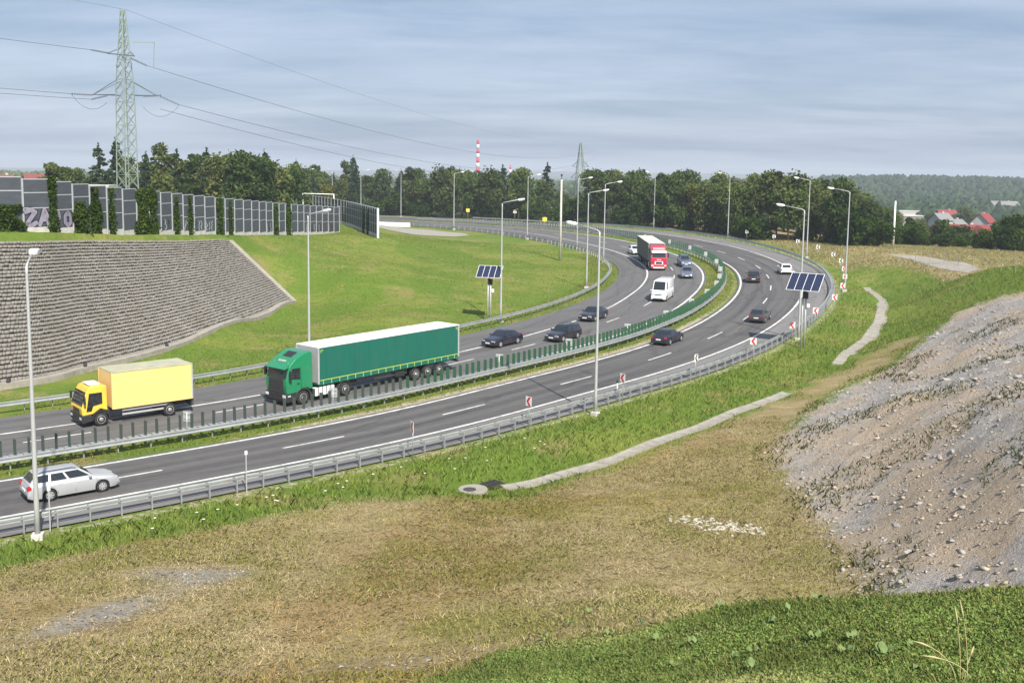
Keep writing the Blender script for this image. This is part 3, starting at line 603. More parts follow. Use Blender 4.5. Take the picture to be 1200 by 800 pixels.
# ------------------------------------------------------------------ street lamps
def lamp(x, y, ax, ay, label, h=13.0, arm=1.9, head=1.0, z=None, group=None):
    z = tz(x, y) if z is None else z
    r = empty('street_lamp', (x, y, z-.02), math.atan2(ay, ax), label, 'street lamp', group)
    MB().box((0, 0, .05), (.5, .5, .5)).build('footing', M['concrete_pale'], r, bevel=.02)
    MB().tube([(0, 0, .1), (0, 0, 1.5), (0, 0, h-.35), (0, 0, h)], [.13, .115, .062, .058], 10).build('pole', M['pole'], r, True)
    MB().tube([(0, 0, h-.05), (.22, 0, h+.10), (arm, 0, h+.42)], [.05, .045, .04], 8).build('arm', M['pole'], r, True)
    k = MB(); a = arm; zz = h+.44
    k.loft([[(a+.05, y_*.11, zz+e) for y_, e in ((-1, -.07), (1, -.07), (1, .05), (-1, .05))], [(a+.25, y_*.19, zz+.02+e) for y_, e in ((-1, -.10), (1, -.10), (1, .11), (-1, .11))], [(a+.75, y_*.19, zz+.09+e) for y_, e in ((-1, -.10), (1, -.10), (1, .10), (-1, .10))], [(a+.92, y_*.12, zz+.12+e) for y_, e in ((-1, -.06), (1, -.06), (1, .05), (-1, .05))]], closed=True)
    hd = k.build('lamp_head', M['white'], r, bevel=.03)
    MB().loft([[(a+.30, y_*.15, zz+.02+e) for y_, e in ((-1, -.15), (1, -.15), (1, -.095), (-1, -.095))], [(a+.72, y_*.15, zz+.08+e) for y_, e in ((-1, -.15), (1, -.15), (1, -.095), (-1, -.095))]], closed=True).build('lamp_cover', M['lamp_glass'], hd)
    return r
def nrm(s_, k=1): i = int(s_); return k*AN[i, 0], k*AN[i, 1]
G1 = 'lamps on the outside of the bend'; G2 = 'lamps on the inside of the bend'
lamp(-21.6, 45.3, -.25, .97, 'tall steel street lamp at the left edge beside the silver estate', group=G1, h=12.6, arm=1.3)
lamp(6.0, 70.8, *nrm(118), 'tall street lamp in the middle, standing on the verge by the outer guardrail', group=G1)
lamp(28.7, 101.2, *nrm(156), 'street lamp rising right behind the right solar panel', group=G1)
lamp(43.6, 133.4, *nrm(188), 'street lamp on the green slope at the outside of the bend', group=G1)
lamp(49.6, 172.4, *nrm(223), 'lamp above the black and white chevrons, left of its nearer twin', group=G1)
lamp(44.4, 211.6, *nrm(259), 'lamp in front of the right wood, on the dry bank', group=G1)
lamp(33.5, 244, *nrm(290), 'lamp in front of the left end of the right wood', group=G1)
lamp(-10.4, 295.3, *nrm(345), 'distant lamp below the red and white chimney', group=G1)
lamp(-32.7, 299, *nrm(367), 'distant lamp just right of the noise barrier end, arm to the left', group=G1)
lamp(-56, 318, *nrm(395), 'distant lamp above the noise barrier, arm to the left', group=G1)
lamp(-17.2, 86.0, *nrm(116, -1), 'tall lamp rising behind the green lorry', group=G2)
lamp(-1.2, 111.5, *nrm(149, -1), 'lamp beside the left solar panel on the green field', group=G2)
lamp(10.2, 139.7, *nrm(185, -1), 'lamp on the field edge left of the tall middle lamp', group=G2)
lamp(15.2, 170.5, *nrm(223, -1), 'lamp behind the tip of the inner guardrail', group=G2)
lamp(12.2, 194.2, *nrm(251, -1), 'lamp right of the bare concrete pole', group=G2)
lamp(3.0, 213.8, *nrm(275, -1), 'lamp left of the bare concrete pole', group=G2)
lamp(-13.8, 239, *nrm(312, -1), 'lamp at the far edge of the green field', group=G2)
lamp(-44.5, 300, .95, -.3, 'distant lamp above the noise barrier, arm to the right', group=G2)
lamp(-64.5, 320, .95, -.3, 'farthest distant lamp above the noise barrier, arm to the right', group=G2)

# ------------------------------------------------------------------ solar panels
M['cell'] = mat('solar_cell', (.020, .026, .065), .18, .1, coat=.7, var=.1, scale=8)
def solar(x, y, yaw, label, hp, w, h, box_=True):
    r = empty('solar_panel', (x, y, tz(x, y)), yaw, label, 'solar panel', 'solar powered roadside stations')
    for i, dx_ in enumerate((-.17, .17)): MB().tube([(dx_, 0, -.3), (dx_*.8, 0, hp-.2)], .085 if i else .07, 10).build('post', M['pole'], r, True)
    MB().box((.12, 0, hp-.55), (.42, .30, .62)).build('control_box', M['dark'], r, bevel=.02)
    MB().box((.42, -.1, hp-1.5), (.26, .22, .38)).build('meter_box', M['white'], r, bevel=.02)
    tilt = math.radians(38); R3 = Matrix.Rotation(tilt, 3, 'X')
    def P(a, b, c): return Vector((0, 0, hp+h*.30)) + R3 @ Vector((a, b, c))
    fr = MB()
    for i in range(5): fr.bar(P(-w/2+i*w/4, -h/2, 0), P(-w/2+i*w/4, h/2, 0), .036, .05, up=tuple(R3 @ Vector((0, 0, 1))))
    for b_ in (-h/2, h/2): fr.bar(P(-w/2-.02, b_, -.002), P(w/2+.02, b_, -.002), .04, .05, up=tuple(R3 @ Vector((0, 0, 1))))
    fr.build('frame', M['white'], r)
    for i in range(4):
        a0, a1 = -w/2+i*w/4+.03, -w/2+(i+1)*w/4-.03
        q = [P(a0, -h/2+.03, .012), P(a1, -h/2+.03, .012), P(a1, h/2-.03, .012), P(a0, h/2-.03, .012)]; d = R3 @ Vector((0, 0, -.022))
        MB().add(q+[p+d for p in q], [(0, 1, 2, 3), (7, 6, 5, 4), (0, 4, 5, 1), (1, 5, 6, 2), (2, 6, 7, 3), (3, 7, 4, 0)]).build('photovoltaic_panel', M['cell'], r)
    MB().bar((0, 0, hp-.3), P(0, 0, -.06), .12).build('mount', M['dark'], r)
solar(28.0, 97.3, -.55, 'solar panel on twin posts by the outer guardrail at right', 5.7, 3.1, 2.4)
solar(-2.5, 111.9, -.22, 'solar panel on twin posts in the green field behind the green lorry', 4.9, 2.7, 1.9)

# ------------------------------------------------------------------ plain poles
def plain_pole(x, y, h, r0, label, mt, cap=True):
    r = empty('utility_pole', (x, y, tz(x, y)-.05), 0, label, 'pole')
    MB().tube([(0, 0, -.3), (0, 0, h)], [r0, r0*.62], 10).build('pole', mt, r, True)
    if cap: MB().tube([(0, 0, h), (0, 0, h+.6)], .05, 8).box((0, 0, h+.75), (.3, .3, .35)).build('pole_head', M['dark'], r)
plain_pole(8.0, 172, 13.6, .24, 'bare concrete pole with a dark cap inside the bend', M['concrete_pale'])
plain_pole(69.5, 187, 8.4, .22, 'bare white pole on the dry crest before the houses', M['white'], False)
# ------------------------------------------------------------------ paved terraced slope
M['paver'] = mat('grey_slope_blocks', (.215, .20, .18), .95, var=.30, scale=1.6, bump=.5, bscale=18, dirt=(.11, .10, .06), dirt_amt=.5, dscale=.6)
tr_ = empty('paved_slope', label='terraced slope of grey concrete blocks below the noise barrier', cat='paved slope')
NROW = 35
Bc = resample(catmull(TER_B[:, :3]), .25) if False else catmull(TER_B, 30); Tc = catmull(TER_T, 30)
ta = np.linspace(0, 1, len(Bc))
def ruled(t_, v):
    b = np.stack([np.interp(t_, ta, Bc[:, k]) for k in range(3)], -1); c = np.stack([np.interp(t_, ta, Tc[:, k]) for k in range(3)], -1)
    return b*(1-v)+c*v
rr = np.random.default_rng(5)
for i in range(NROW):
    v0, v1 = (i+.02)/NROW, (i+1.0)/NROW
    L_ = np.linalg.norm(np.diff(ruled(np.linspace(0, 1, 60), v0), axis=0), axis=1).sum(); nb_ = int(L_/.36)
    te = np.linspace(0, 1, nb_+1)+np.r_[0, rr.uniform(-.25, .25, nb_-1), 0]/nb_
    V = []; Fc = []
    e0, e1 = te[:-1], te[1:]-.06/nb_
    a0 = ruled(e0, v0); a1 = ruled(e1, v0); b0 = ruled(e0, v1); b1 = ruled(e1, v1); up = np.array([0, 0, 1.])
    rise = (b0[:, 2]-a0[:, 2]); j = rr.normal(0, .022, nb_); jo = rr.normal(0, .03, nb_)
    inn = (b0-a0); inn[:, 2] = 0; inn /= np.linalg.norm(inn, axis=1)[:, None]
    # riser leans back a little, the tread falls slightly to the front, the lip stands out
    lip = (rise*.98+j)[:, None]*up; low = (rise*.22+j)[:, None]*up; io = inn*jo[:, None]
    f0 = a0+low-io-inn*.04; f1 = a1+low-io-inn*.04; g0 = a0+lip-io; g1 = a1+lip-io      # front face of the slab
    h0 = b0+inn*.30+up*j[:, None]*.5; h1 = b1+inn*.30+up*j[:, None]*.5
    k0 = a0+low+inn*.42; k1 = a1+low+inn*.42; l0 = a0+inn*.40-up*.25; l1 = a1+inn*.40-up*.25   # recessed joint below the slab
    V = np.stack([f0, f1, g0, g1, h0, h1, k0, k1, l0, l1], 1).reshape(-1, 3); I = (np.arange(nb_)*10)[:, None]
    Fc = np.concatenate([I+np.array([q]) for q in ((0, 1, 3, 2), (2, 3, 5, 4), (6, 7, 1, 0), (8, 9, 7, 6), (1, 7, 5, 3), (0, 2, 4, 6))])
    link_mesh('block_row', npmesh('block_row', V, Fc, M['paver']), tr_)
def edging(name, P, w, h, mt, parent, up=.1, n=30):
    c = resample(catmull(P, n), 1.0); secs = []
    if name == 'foot_kerb': c[:, 2] = np.maximum(c[:, 2], terr(c[:, 0]-AN[60, 0]*0, c[:, 1])+.05)
    T_ = np.gradient(c[:, :2], axis=0); T_ /= np.linalg.norm(T_, axis=1)[:, None]
    for p, t_ in zip(c, T_):
        nn = np.array([-t_[1], t_[0], 0]); b = p-nn*w/2; e = p+nn*w/2
        secs.append([tuple(b-np.array([0, 0, .3])), tuple(b+np.array([0, 0, up])), tuple(e+np.array([0, 0, up])), tuple(e-np.array([0, 0, .3]))])
    return MB().loft(secs, closed=True).build(name, mt, parent)
foot = TER_B.copy(); d = TER_B-TER_T; d[:, 2] = 0; d /= np.linalg.norm(d, axis=1)[:, None]; foot += d*.55
edging('foot_kerb', foot, .75, .1, M['concrete'], tr_, .16)
side_ = np.array([TER_B[-1]*(1-f)+TER_T[-1]*f+np.array([.25, .3, 0]) for f in np.linspace(-.03, 1, 6)])
edging('side_kerb', side_, .7, .1, M['concrete'], tr_, .12)
for f in (.34, .50, .66, .80):
    p = ruled(np.array([f]), 0.0)[0]+d[3]*.25; MB().tube([tuple(p+d[3]*.5+np.array([0, 0, .25])), tuple(p-d[3]*.6+np.array([0, 0, .3]))], .14, 10).build('drain_pipe', M['dark'], tr_, True)

# ------------------------------------------------------------------ drainage trough and manhole
def trough(P, label, w=.95, seglen=1.0, open_=False):

    r = empty('drainage_channel', tuple(P[0]), 0, label, 'drainage channel')
    c = resample(catmull(P, 30), seglen); c[:, 2] = ground_z(c[:, 0], c[:, 1])+.02; o = Vector(P[0])
    for a, b in zip(c[:-1], c[1:]):
        d_ = b-a; L_ = np.linalg.norm(d_[:2]); n_ = np.array([-d_[1], d_[0], 0])/L_; a2 = a+d_*.012; b2 = b-d_*.012
        jz = random.uniform(-.012, .012); secs = []
        for p in (a2, b2): secs.append([tuple(Vector(p+n_*y_+np.array([0, 0, z_+jz]))-o) for y_, z_ in ((-w/2, -.35), (-w/2, .06), (-w/2+.10, .06), (-w*.2, .02), (w*.2, .02), (w/2-.10, .06), (w/2, .06), (w/2, -.35))])
        MB().loft(secs, closed=True).build('channel_block', M['concrete'], r)
    return r
trough(TROUGH1, 'concrete drainage channel running down the verge to the manhole')
trough(TROUGH2, 'curved concrete drainage channel on the green slope right of the bend', 1.45)
mh = empty('manhole', (-2.0, 54.9, tz(-2.0, 54.9)), .8, 'round concrete manhole at the lower end of the drainage channel', 'manhole')
MB().tube([(0, 0, -.4), (0, 0, .12)], .82, 28).build('ring', M['concrete'], mh, False, .03)
MB().tube([(-.25, 0, .10), (-.25, 0, .14)], .36, 24).build('lid', mat('cast_iron', (.075, .065, .06), .7, .3, var=.3, scale=8), mh)
gr_ = MB()
for i in range(7): gr_.bar((1.0+i*.17, -.4, .10), (1.0+i*.17, .4, .10), .05, .05)
for y_ in (-.42, 0, .42): gr_.bar((.95, y_, .085), (2.1, y_, .085), .06, .05)
gr_.build('grate', M['chassis'], mh)

# ------------------------------------------------------------------ noise barrier
M['nb_panel'] = mat('noise_panel', (.062, .072, .086), .85, var=.22, scale=.9, bump=.5, bscale=12, stretch=(1, 1, 4))
M['nb_frame'] = mat('panel_frame', (.44, .46, .48), .5, .2, var=.08)
M['ivy'] = leafmat('ivy_leaf', (.018, .045, .006), (.085, .125, .018), .2, rnd=.15)
M['lilac'] = mat('graffiti_lilac', (.27, .245, .32), .7, var=.15, scale=3)
M['ink'] = mat('graffiti_ink', (.012, .010, .018), .7)
M['pale_spray'] = mat('graffiti_pale', (.42, .44, .47), .7)
def noise_wall(P, label, H_, first, bay=3.0, end_post=False):
    r = empty('noise_barrier', tuple(P[0]), 0, label, 'noise barrier'); c = resample(catmull(P, 40), bay); o = Vector(P[0]); bays = []
    for i, (a, b) in enumerate(zip(c[:-1], c[1:])):
        a = Vector(a); b = Vector(b); d_ = (b-a); d_.z = 0; L_ = d_.length; t_ = d_.normalized(); zb = min(a.z, b.z)
        base = Vector((a.x, a.y, zb))-o; rz = math.atan2(t_.y, t_.x); bays.append((base+o, rz, L_))
        Rz = Matrix.Rotation(rz, 3, 'Z')
        def bx(name, x0, x1, z0, z1, th, mt, dy_=0., bev=0): return MB().box(base+Rz @ Vector(((x0+x1)/2, dy_, (z0+z1)/2)), (x1-x0, th, z1-z0), rz).build(name, mt, r, bevel=bev)
        bx('plinth', .06, L_-.06, -1.6, .62+random.uniform(-.05, .05), .20, M['concrete_pale'])
        hs = [.62, .62+(H_-.62)*.40, .62+(H_-.62)*.72, H_]
        for k in range(3):
            pn = bx('acoustic_panel', .09, L_-.09, hs[k]+.05, hs[k+1]-.05, .11, M['nb_panel'])
            bx('panel_rail', .08, L_-.08, hs[k+1]-.045, hs[k+1]+.045, .15, M['nb_frame'])
        bx('post', -.07, .07, -1.5, H_+.08, .26, M['nb_frame'])
    a = Vector(c[-1])-o
    MB().box(a+Vector((0, 0, H_/2-.7)), (.20 if not end_post else .62, .28 if not end_post else .3, H_+1.6), rz).build('post', M['white'] if end_post else M['nb_frame'], r)
    return r, bays
nw1, bays1 = noise_wall(WALL, 'long dark grey noise barrier above the paved slope, with ivy and graffiti', 5.0, True)
nw2, bays2 = noise_wall(WALL2, 'second noise barrier ending in a white post beside the green field', 4.8, False, 2.6, True)
# camera side of a bay: the side to the right of the running direction
def on_bay(bays, i, pts, w, mt, dy_, name, parent, closed=False):
    base, rz, L_ = bays[i]; Rz = Matrix.Rotation(rz, 3, 'Z'); o = Vector(parent.location); g = MB()
    P = [base+Rz @ Vector((x, -dy_, z))-o for x, z in pts]; nv = Rz @ Vector((0, -1, 0))
    for a, b in zip(P[:-1], P[1:]): g.bar(a, b, w, .012, up=tuple(nv))
    for p in P: g.tube([p-nv*.006, p+nv*.006], w*.5, 10)
    g.build(name, mt, parent)
ZI = None
for i, (b, rz, L_) in enumerate(bays1):
    if -46.8 < b.x < -43.4 and ZI is None: ZI = i
def lobes(bays, i, letters, z0, sc_=1.0, fill=None, parent=None, x0=.25):
    x = x0
    for L_ in letters:
        for st in L_:
            q = [(x+a*sc_, z0+b*sc_) for a, b in st]
            on_bay(bays, i, q, .54*sc_, M['ink'], .066, 'graffiti_outline', parent)
            on_bay(bays, i, q, .36*sc_, fill or M['lilac'], .080, 'graffiti_letter', parent)
        x += 1.25*sc_
Zl = [[(0, 1.15), (.45, 1.3), (.85, 1.1), (.4, .6), (.05, .15), (.5, .05), (.9, .25)]]
Al = [[(.0, .1), (.3, .8), (.45, 1.25), (.65, .8), (.8, .1)], [(.25, .5), (.6, .5)]]
Pl = [[(.1, .05), (.15, .7), (.15, 1.2), (.6, 1.2), (.65, .8), (.2, .65)]]
Ol = [[(.45, 1.2), (.12, .9), (.1, .4), (.45, .1), (.8, .35), (.82, .85), (.45, 1.2)]]
if ZI is None: ZI = 18
lobes(bays1, ZI+1, [Zl, Al], .72, 1.15, parent=nw1); lobes(bays1, ZI+2, [Pl, Ol], .72, 1.15, parent=nw1)
rg = random.Random(3)
for i in list(range(ZI+8, min(ZI+16, len(bays1)), 1))+list(range(ZI+20, len(bays1)-1, 1)):
    if rg.random() < .45: continue
    for k in range(3):
        x = .4+k*.8; pts = [(x+rg.uniform(-.25, .35), .75+j*.22+rg.uniform(-.05, .1)) for j in range(6)]
        on_bay(bays1, i, pts, .11, M['pale_spray'] if rg.random() < .5 else M['ink'], .07, 'graffiti_scrawl', nw1)
# ivy climbing the barrier
def leaf_cloud(pts, size, rnd, normal=None, flat=.0):
    n = len(pts); a = rnd.normal(size=(n, 3)); a /= np.linalg.norm(a, axis=1)[:, None]; b = np.cross(a, rnd.normal(size=(n, 3))); b /= np.linalg.norm(b, axis=1)[:, None]
    s_ = (size*rnd.uniform(.6, 1.3, n))[:, None]; c_ = np.cross(a, b)
    V = np.stack([pts-b*s_, pts+a*s_*.62+c_*s_*.15, pts+b*s_, pts-a*s_*.62+c_*s_*.15], 1).reshape(-1, 3)
    return V, np.arange(n*4).reshape(n, 4)
def ivy(i, x0, x1, h, label, bays=bays1, thick=.35, n=900):
    base, rz, L_ = bays[i]; r = np.random.default_rng(100+i*7+int(h*10)); Rz = np.array(Matrix.Rotation(rz, 3, 'Z'))
    u = r.uniform(0, 1, n); v = r.uniform(0, 1, n)**.9; wid = 1-.35*v+.25*np.sin(v*9+i); x = (x0+x1)/2+(u-.5)*(x1-x0)*wid
    y_ = -.08-np.abs(r.normal(0, thick*.5, n))*(1-.5*v)
    p = np.stack([x, y_, v*h-.1], -1)
    V, Fc = leaf_cloud(p, .17, r); me = npmesh('foliage', V @ Rz.T, Fc, M['ivy']); fattr(me, 'tone', np.repeat(np.clip(r.normal(.45, .22, n), 0, 1), 4))
    e = empty('climbing_ivy', tuple(base), 0, label, 'ivy', 'climbers on the noise barrier'); link_mesh('foliage', me, e)
    g = MB()
    for k in range(3):
        xx = x0+(x1-x0)*(k+.5)/3; pp = [Rz @ np.array([xx+.12*math.sin(3*q+k), -.09, q*h*.9-.1]) for q in np.linspace(0, 1, 6)]; g.tube(pp, [.035, .03, .025, .02, .015, .01], 6)
    g.build('stem', M['bark'] if 'bark' in M else M['dark'], e)
M['bark'] = mat('bark', (.075, .058, .042), .9, var=.3, scale=6, bump=.5)
ivy(ZI, -.2, 2.9, 2.6, 'broad low climber left of the lilac graffiti', n=1900, thick=.8)
ivy(ZI+1, 2.6, 3.5, 5.4, 'narrow climber between the graffiti letters reaching over the top rail', n=900)
ivy(ZI+3, -.3, 2.2, 3.4, 'bushy climber right of the lilac graffiti', n=1700, thick=.8)
ivy(ZI+4, -.3, 1.8, 4.9, 'dense climber covering a panel right of the graffiti', n=1500)
ivy(ZI+5, .2, 1.2, 5.0, 'slim climber two panels right of the graffiti', n=800)
ivy(ZI+7, -.4, 3.2, 5.2, 'climber draped over the top just left of the pylon', n=2000)
ivy(ZI+8, -.2, 1.8, 5.3, 'climber draped over the top below the pylon', n=1500)
ivy(ZI+10, .4, 1.6, 4.7, 'dark climber right of the pylon on the barrier', n=900)
ivy(ZI+11, 1.2, 2.2, 4.9, 'second dark climber right of the pylon', n=700)
ivy(ZI+14, .2, 2.2, 5.1, 'climber halfway along the receding barrier', n=900)
ivy(ZI+15, 1.0, 1.9, 4.9, 'narrow climber halfway along the receding barrier', n=600)
ivy(ZI+21, .2, 2.2, 5.0, 'climber near the far end of the long barrier', n=800)
ivy(ZI+23, .2, 2.6, 6.2, 'leafy climber sprouting above the long barrier near its end', n=1100)
ivy(len(bays2)-6, .2, 1.2, 4.6, 'dark climber on the second barrier', bays2, n=500)
ivy(len(bays2)-4, .2, 1.0, 4.4, 'narrow climber on the second barrier', bays2, n=400)
gf = empty('gantry_frame', (-44.5, 232, tz(-44.5, 232)), 0, 'white pipe frame standing behind the second noise barrier', 'frame')
MB().tube([(-3.0, 0, 0), (-3.0, 0, 5.6)], .10, 8).build('post', M['white'], gf, True); MB().tube([(3.8, 1, 0), (3.8, 1, 5.5)], .10, 8).build('post', M['white'], gf, True); MB().tube([(-3.0, 0, 5.55), (3.8, 1, 5.45)], .10, 8).build('crossbar', M['white'], gf, True)

# service apron and concrete block by the barrier end
sp = [(-26, 213), (-20, 207), (-13, 211), (-9, 219), (-11, 226), (-20, 232), (-30, 231), (-38, 238), (-40, 230), (-31, 219)]
zs = [tz(*p)+.06 for p in sp]; me = bpy.data.meshes.new('service_road'); me.from_pydata([(x, y, z) for (x, y), z in zip(sp, zs)], [], [tuple(range(len(sp)))]); me.materials.append(M['concrete'])
bm = bmesh.new(); bm.from_mesh(me); bmesh.ops.triangulate(bm, faces=bm.faces); bmesh.ops.subdivide_edges(bm, edges=bm.edges, cuts=4, use_grid_fill=True); 
vx = np.array([v.co for v in bm.verts]); vz = ground_z(vx[:, 0], vx[:, 1])+.07
for v, z in zip(bm.verts, vz): v.co.z = z
bm.to_mesh(me); bm.free(); tag(link_mesh('service_road', me), 'small grey asphalt apron beside the end of the noise barrier', kind='structure')
cb = MB(); cb.loft([[(x, y_, z_) for y_, z_ in ((-.3, 0), (-.3, .2), (-.1, 1.0), (.1, 1.0), (.3, .2), (.3, 0))] for x in (-4, 4)], closed=True)
o = cb.build('concrete_barrier', M['white'], None, bevel=.02); o.location = (-27.5, 236, tz(-27.5, 236)-.05); o.rotation_euler = (0, 0, -.25); tag(o, 'white concrete barrier block at the far end of the grey apron', 'barrier')

# ------------------------------------------------------------------ pylons and wires
M['lattice'] = mat('pylon_paint', (.23, .28, .24), .6, .1, var=.1)
M['lattice_dark'] = mat('pylon_dark', (.10, .12, .13), .6, .2)
M['wire'] = mat('cable', (.08, .085, .10), .6)
def pylon(x, y, H_, wb, yaw, label, arms, name='power_pylon', wt=.5, thick=.16, diamond=False):
    z = tz(x, y); r = empty(name, (x, y, z-.3), yaw, label, 'pylon')
    zw = H_*.66; lev = [(0, wb), (zw, wb*.78), (H_, wt)]
    def half(z_): return np.interp(z_, [a for a, _ in lev], [b for _, b in lev])/2
    cs = ((-1, -1), (1, -1), (1, 1), (-1, 1)) if not diamond else ((-1.35, .25), (.25, -1.35), (1.35, -.25), (-.25, 1.35))
    for sx, sy in cs:
        g = MB(); 
        for (z0, _), (z1, _) in zip(lev[:-1], lev[1:]): g.bar((sx*half(z0), sy*half(z0), z0), (sx*half(z1), sy*half(z1), z1), thick)
        g.build('leg', M['lattice'], r)
    br = MB(); zz = 0.; k = 0
    while zz < H_-.6:
        st = max(1.2, half(zz)*2*.78); z1 = min(zz+st, H_)
        for i in range(4):
            a, b = cs[i], cs[(i+1) % 4]
            br.bar((a[0]*half(zz), a[1]*half(zz), zz), (b[0]*half(z1), b[1]*half(z1), z1), thick*.5); br.bar((b[0]*half(zz), b[1]*half(zz), zz), (a[0]*half(z1), a[1]*half(z1), z1), thick*.5)
            if k % 2 == 0: br.bar((a[0]*half(zz), a[1]*half(zz), zz), (b[0]*half(zz), b[1]*half(zz), zz), thick*.5)
        zz = z1; k += 1
    br.build('bracing', M['lattice'], r)
    for (az, aw, dirs) in arms:
        for sgn in dirs:
            g = MB(); tipp = (sgn*aw, 0, az)
            for sy in (-1, 1):
                g.bar((sgn*half(az), sy*half(az), az), tipp, thick*.8); g.bar((sgn*half(az+2), sy*half(az+2), az+2), tipp, thick*.6)
            g.build('cross_arm', M['lattice_dark'], r)
    return r, z-.3
PX, PY = -57.0, 152.0
pyl, pz = pylon(PX, PY, 31.7, 2.6, .05, 'lattice power pylon rising behind the noise barrier', [(19.4, 4.6, (-1, 1))], thick=.13, diamond=True)
def ins(a, b, n=9):
    g = MB(); a, b = Vector(a), Vector(b); g.bar(a, b, .06)
    for i in range(n):
        p = a.lerp(b, (i+.5)/n); d_ = (b-a).normalized()*.05; g.tube([p-d_, p+d_], .15, 8)
    return g
ix = lambda p: tuple(Vector(p))
for nm_, a, b in (('l', (-4.6, 0, 20.35), (-7.6, -.3, 20.45)), ('l', (-2.0, -1.6, 20.2), (-4.2, -1.9, 19.6)), ('r', (2.6, 0, 20.3), (5.2, .2, 20.5)), ('r', (5.0, 0, 20.35), (7.6, .6, 19.2)), ('u', (-1.5, -1.7, 26.2), (-4.0, -1.9, 26.6)), ('u', (1.4, -1.5, 25.6), (3.6, -1.2, 24.6))):
    a = (a[0], a[1], a[2]-1); b = (b[0], b[1], b[2]-1); ins(a, b).build('insulator', M['lattice_dark'], pyl)
MB().bar((-1.9, -1.3, 25.2), (1.9, -1.3, 24.9), .16).bar((-1.9, -1.3, 25.2), (-1.0, 0, 25.9), .10).bar((1.9, -1.3, 24.9), (1.0, 0, 25.6), .10).build('cross_arm', M['lattice_dark'], pyl)
MB().bar((1.4, 0, 27.0), (4.4, 0, 27.0), .10).bar((4.4, 0, 27.1), (4.2, 0, 23.4), .10).build('cross_arm', M['lattice'], pyl)
def wire(a, b, sag, label, rad=.035):
    a, b = Vector(a), Vector(b); n = 28; pts = []
    for i in range(n+1):
        f = i/n; p = a.lerp(b, f); p.z -= 4*sag*f*(1-f); pts.append(p)
    o = MB().tube([p-a for p in pts], rad, 5).build('power_cable', M['wire'], None, True); o.location = a; tag(o, label, 'cable', 'power lines of the pylon')
Ry = Matrix.Rotation(.05, 3, 'Z'); PO = Vector((PX, PY, pz))
def pw(p): return PO+Ry @ Vector((p[0], p[1], p[2]-1.0 if p[2] < 30 else p[2]-1.3))
FARP = Vector((55, 640, 6))
wire(pw((-7.6, -.3, 20.45)), (-170, 120, 38), 1.5, 'lower left cable from the outer arm to the frame edge')
wire(pw((-4.2, -1.9, 19.6)), (-170, 118, 36.4), 1.6, 'lowest left cable running to the frame edge')
wire(pw((-4.0, -1.9, 26.6)), (-170, 120, 47.5), 1.2, 'upper left cable running to the frame edge')
wire(pw((7.6, .6, 19.2)), FARP+Vector((-4, 0, 20)), 9, 'lower right cable sagging towards the distant wood')
wire(pw((4.5, 1.9, 18.6)), FARP+Vector((-9, 0, 17)), 10, 'lowest right cable sagging towards the distant wood')
wire(pw((3.6, -1.2, 24.6)), FARP+Vector((-2, 0, 25)), 9, 'upper right cable sagging towards the distant wood')
wire(pw((.2, 0, 33)), FARP+Vector((0, 0, 31)), 8, 'thin earth wire from the pylon top to the right', .02)
wire(pw((-.2, 0, 33)), (-170, 125, 60), 1.0, 'thin earth wire from the pylon top to the left', .02)
for a, b in (((-7.6, -.3, 20.4), (-2.0, -1.9, 19.2)), ((7.6, .6, 19.1), (2.2, 1.2, 18.8))):
    A_, B_ = Vector(a)-Vector((0, 0, 1)), Vector(b)-Vector((0, 0, 1)); g = MB(); pts = []
    for i in range(13):
        f = i/12; p = A_.lerp(B_, f); p.z -= 4*1.5*f*(1-f); pts.append(p)
    g.tube(pts, .028, 5).build('jumper_cable', M['wire'], pyl, True)
pylon(24.0, 372.0, 27.5, 3.0, .3, 'slim distant lattice pylon rising over the bend', [(19, 3.2, (-1, 1)), (15, 3.6, (-1, 1))], thick=.17)
pylon(-330, 560, 50, 4, .2, 'distant pylon at the left frame edge', [(32, 9, (-1, 1)), (22, 9, (-1, 1))], thick=.3)
# ------------------------------------------------------------------ vehicles (local x forward, y left, z up)
def wheel(parent, x, y, r, w, rim='alloy', name='wheel'):
    s = 1 if y > 0 else -1
    e = bpy.data.objects.new(name, None); COL.objects.link(e); e.parent = parent; e.location = (x, y, r); e.empty_display_size = .1
    MB().lathe_y([(r*.62, -w/2), (r*.93, -w/2), (r, -w*.36), (r, w*.36), (r*.93, w/2), (r*.62, w/2)], 22).build('tyre', M['black_rubber'], e, True)
    g = MB(); yo = s*w*.50; 
    if rim == 'alloy':
        g.lathe_y([(r*.64, yo-s*.05), (r*.64, yo), (r*.55, yo+s*.008), (r*.55, yo-s*.03)], 22)
        for k in range(7):
            a = 2*math.pi*k/7; g.bar((0, yo, 0), (r*.58*math.cos(a), yo-s*.005, r*.58*math.sin(a)), .075*r/.31, .03, up=(0, 1, 0))
        g.lathe_y([(r*.17, yo-s*.03), (r*.15, yo+s*.02)], 12)
        g.build('rim', M['rim'], e)
        MB().lathe_y([(r*.60, yo-s*.07), (r*.60, yo-s*.05)], 18).build('brake_disc', M['dark'], e)
    else:
        g.lathe_y([(r*.63, yo-s*.03), (r*.63, yo), (r*.56, yo+s*.01), (r*.50, yo-s*.04), (r*.34, yo-s*.05), (r*.30, yo+s*.05), (r*.16, yo+s*.06)], 20)
        g.build('rim', M['truckrim'], e, True)
M['truckrim'] = mat('steel_rim', (.33, .33, .32), .5, .4, var=.1)
def lerp_tab(p): a = np.array(sorted(p), float); return lambda x: float(np.interp(x, a[:, 0], a[:, 1]))
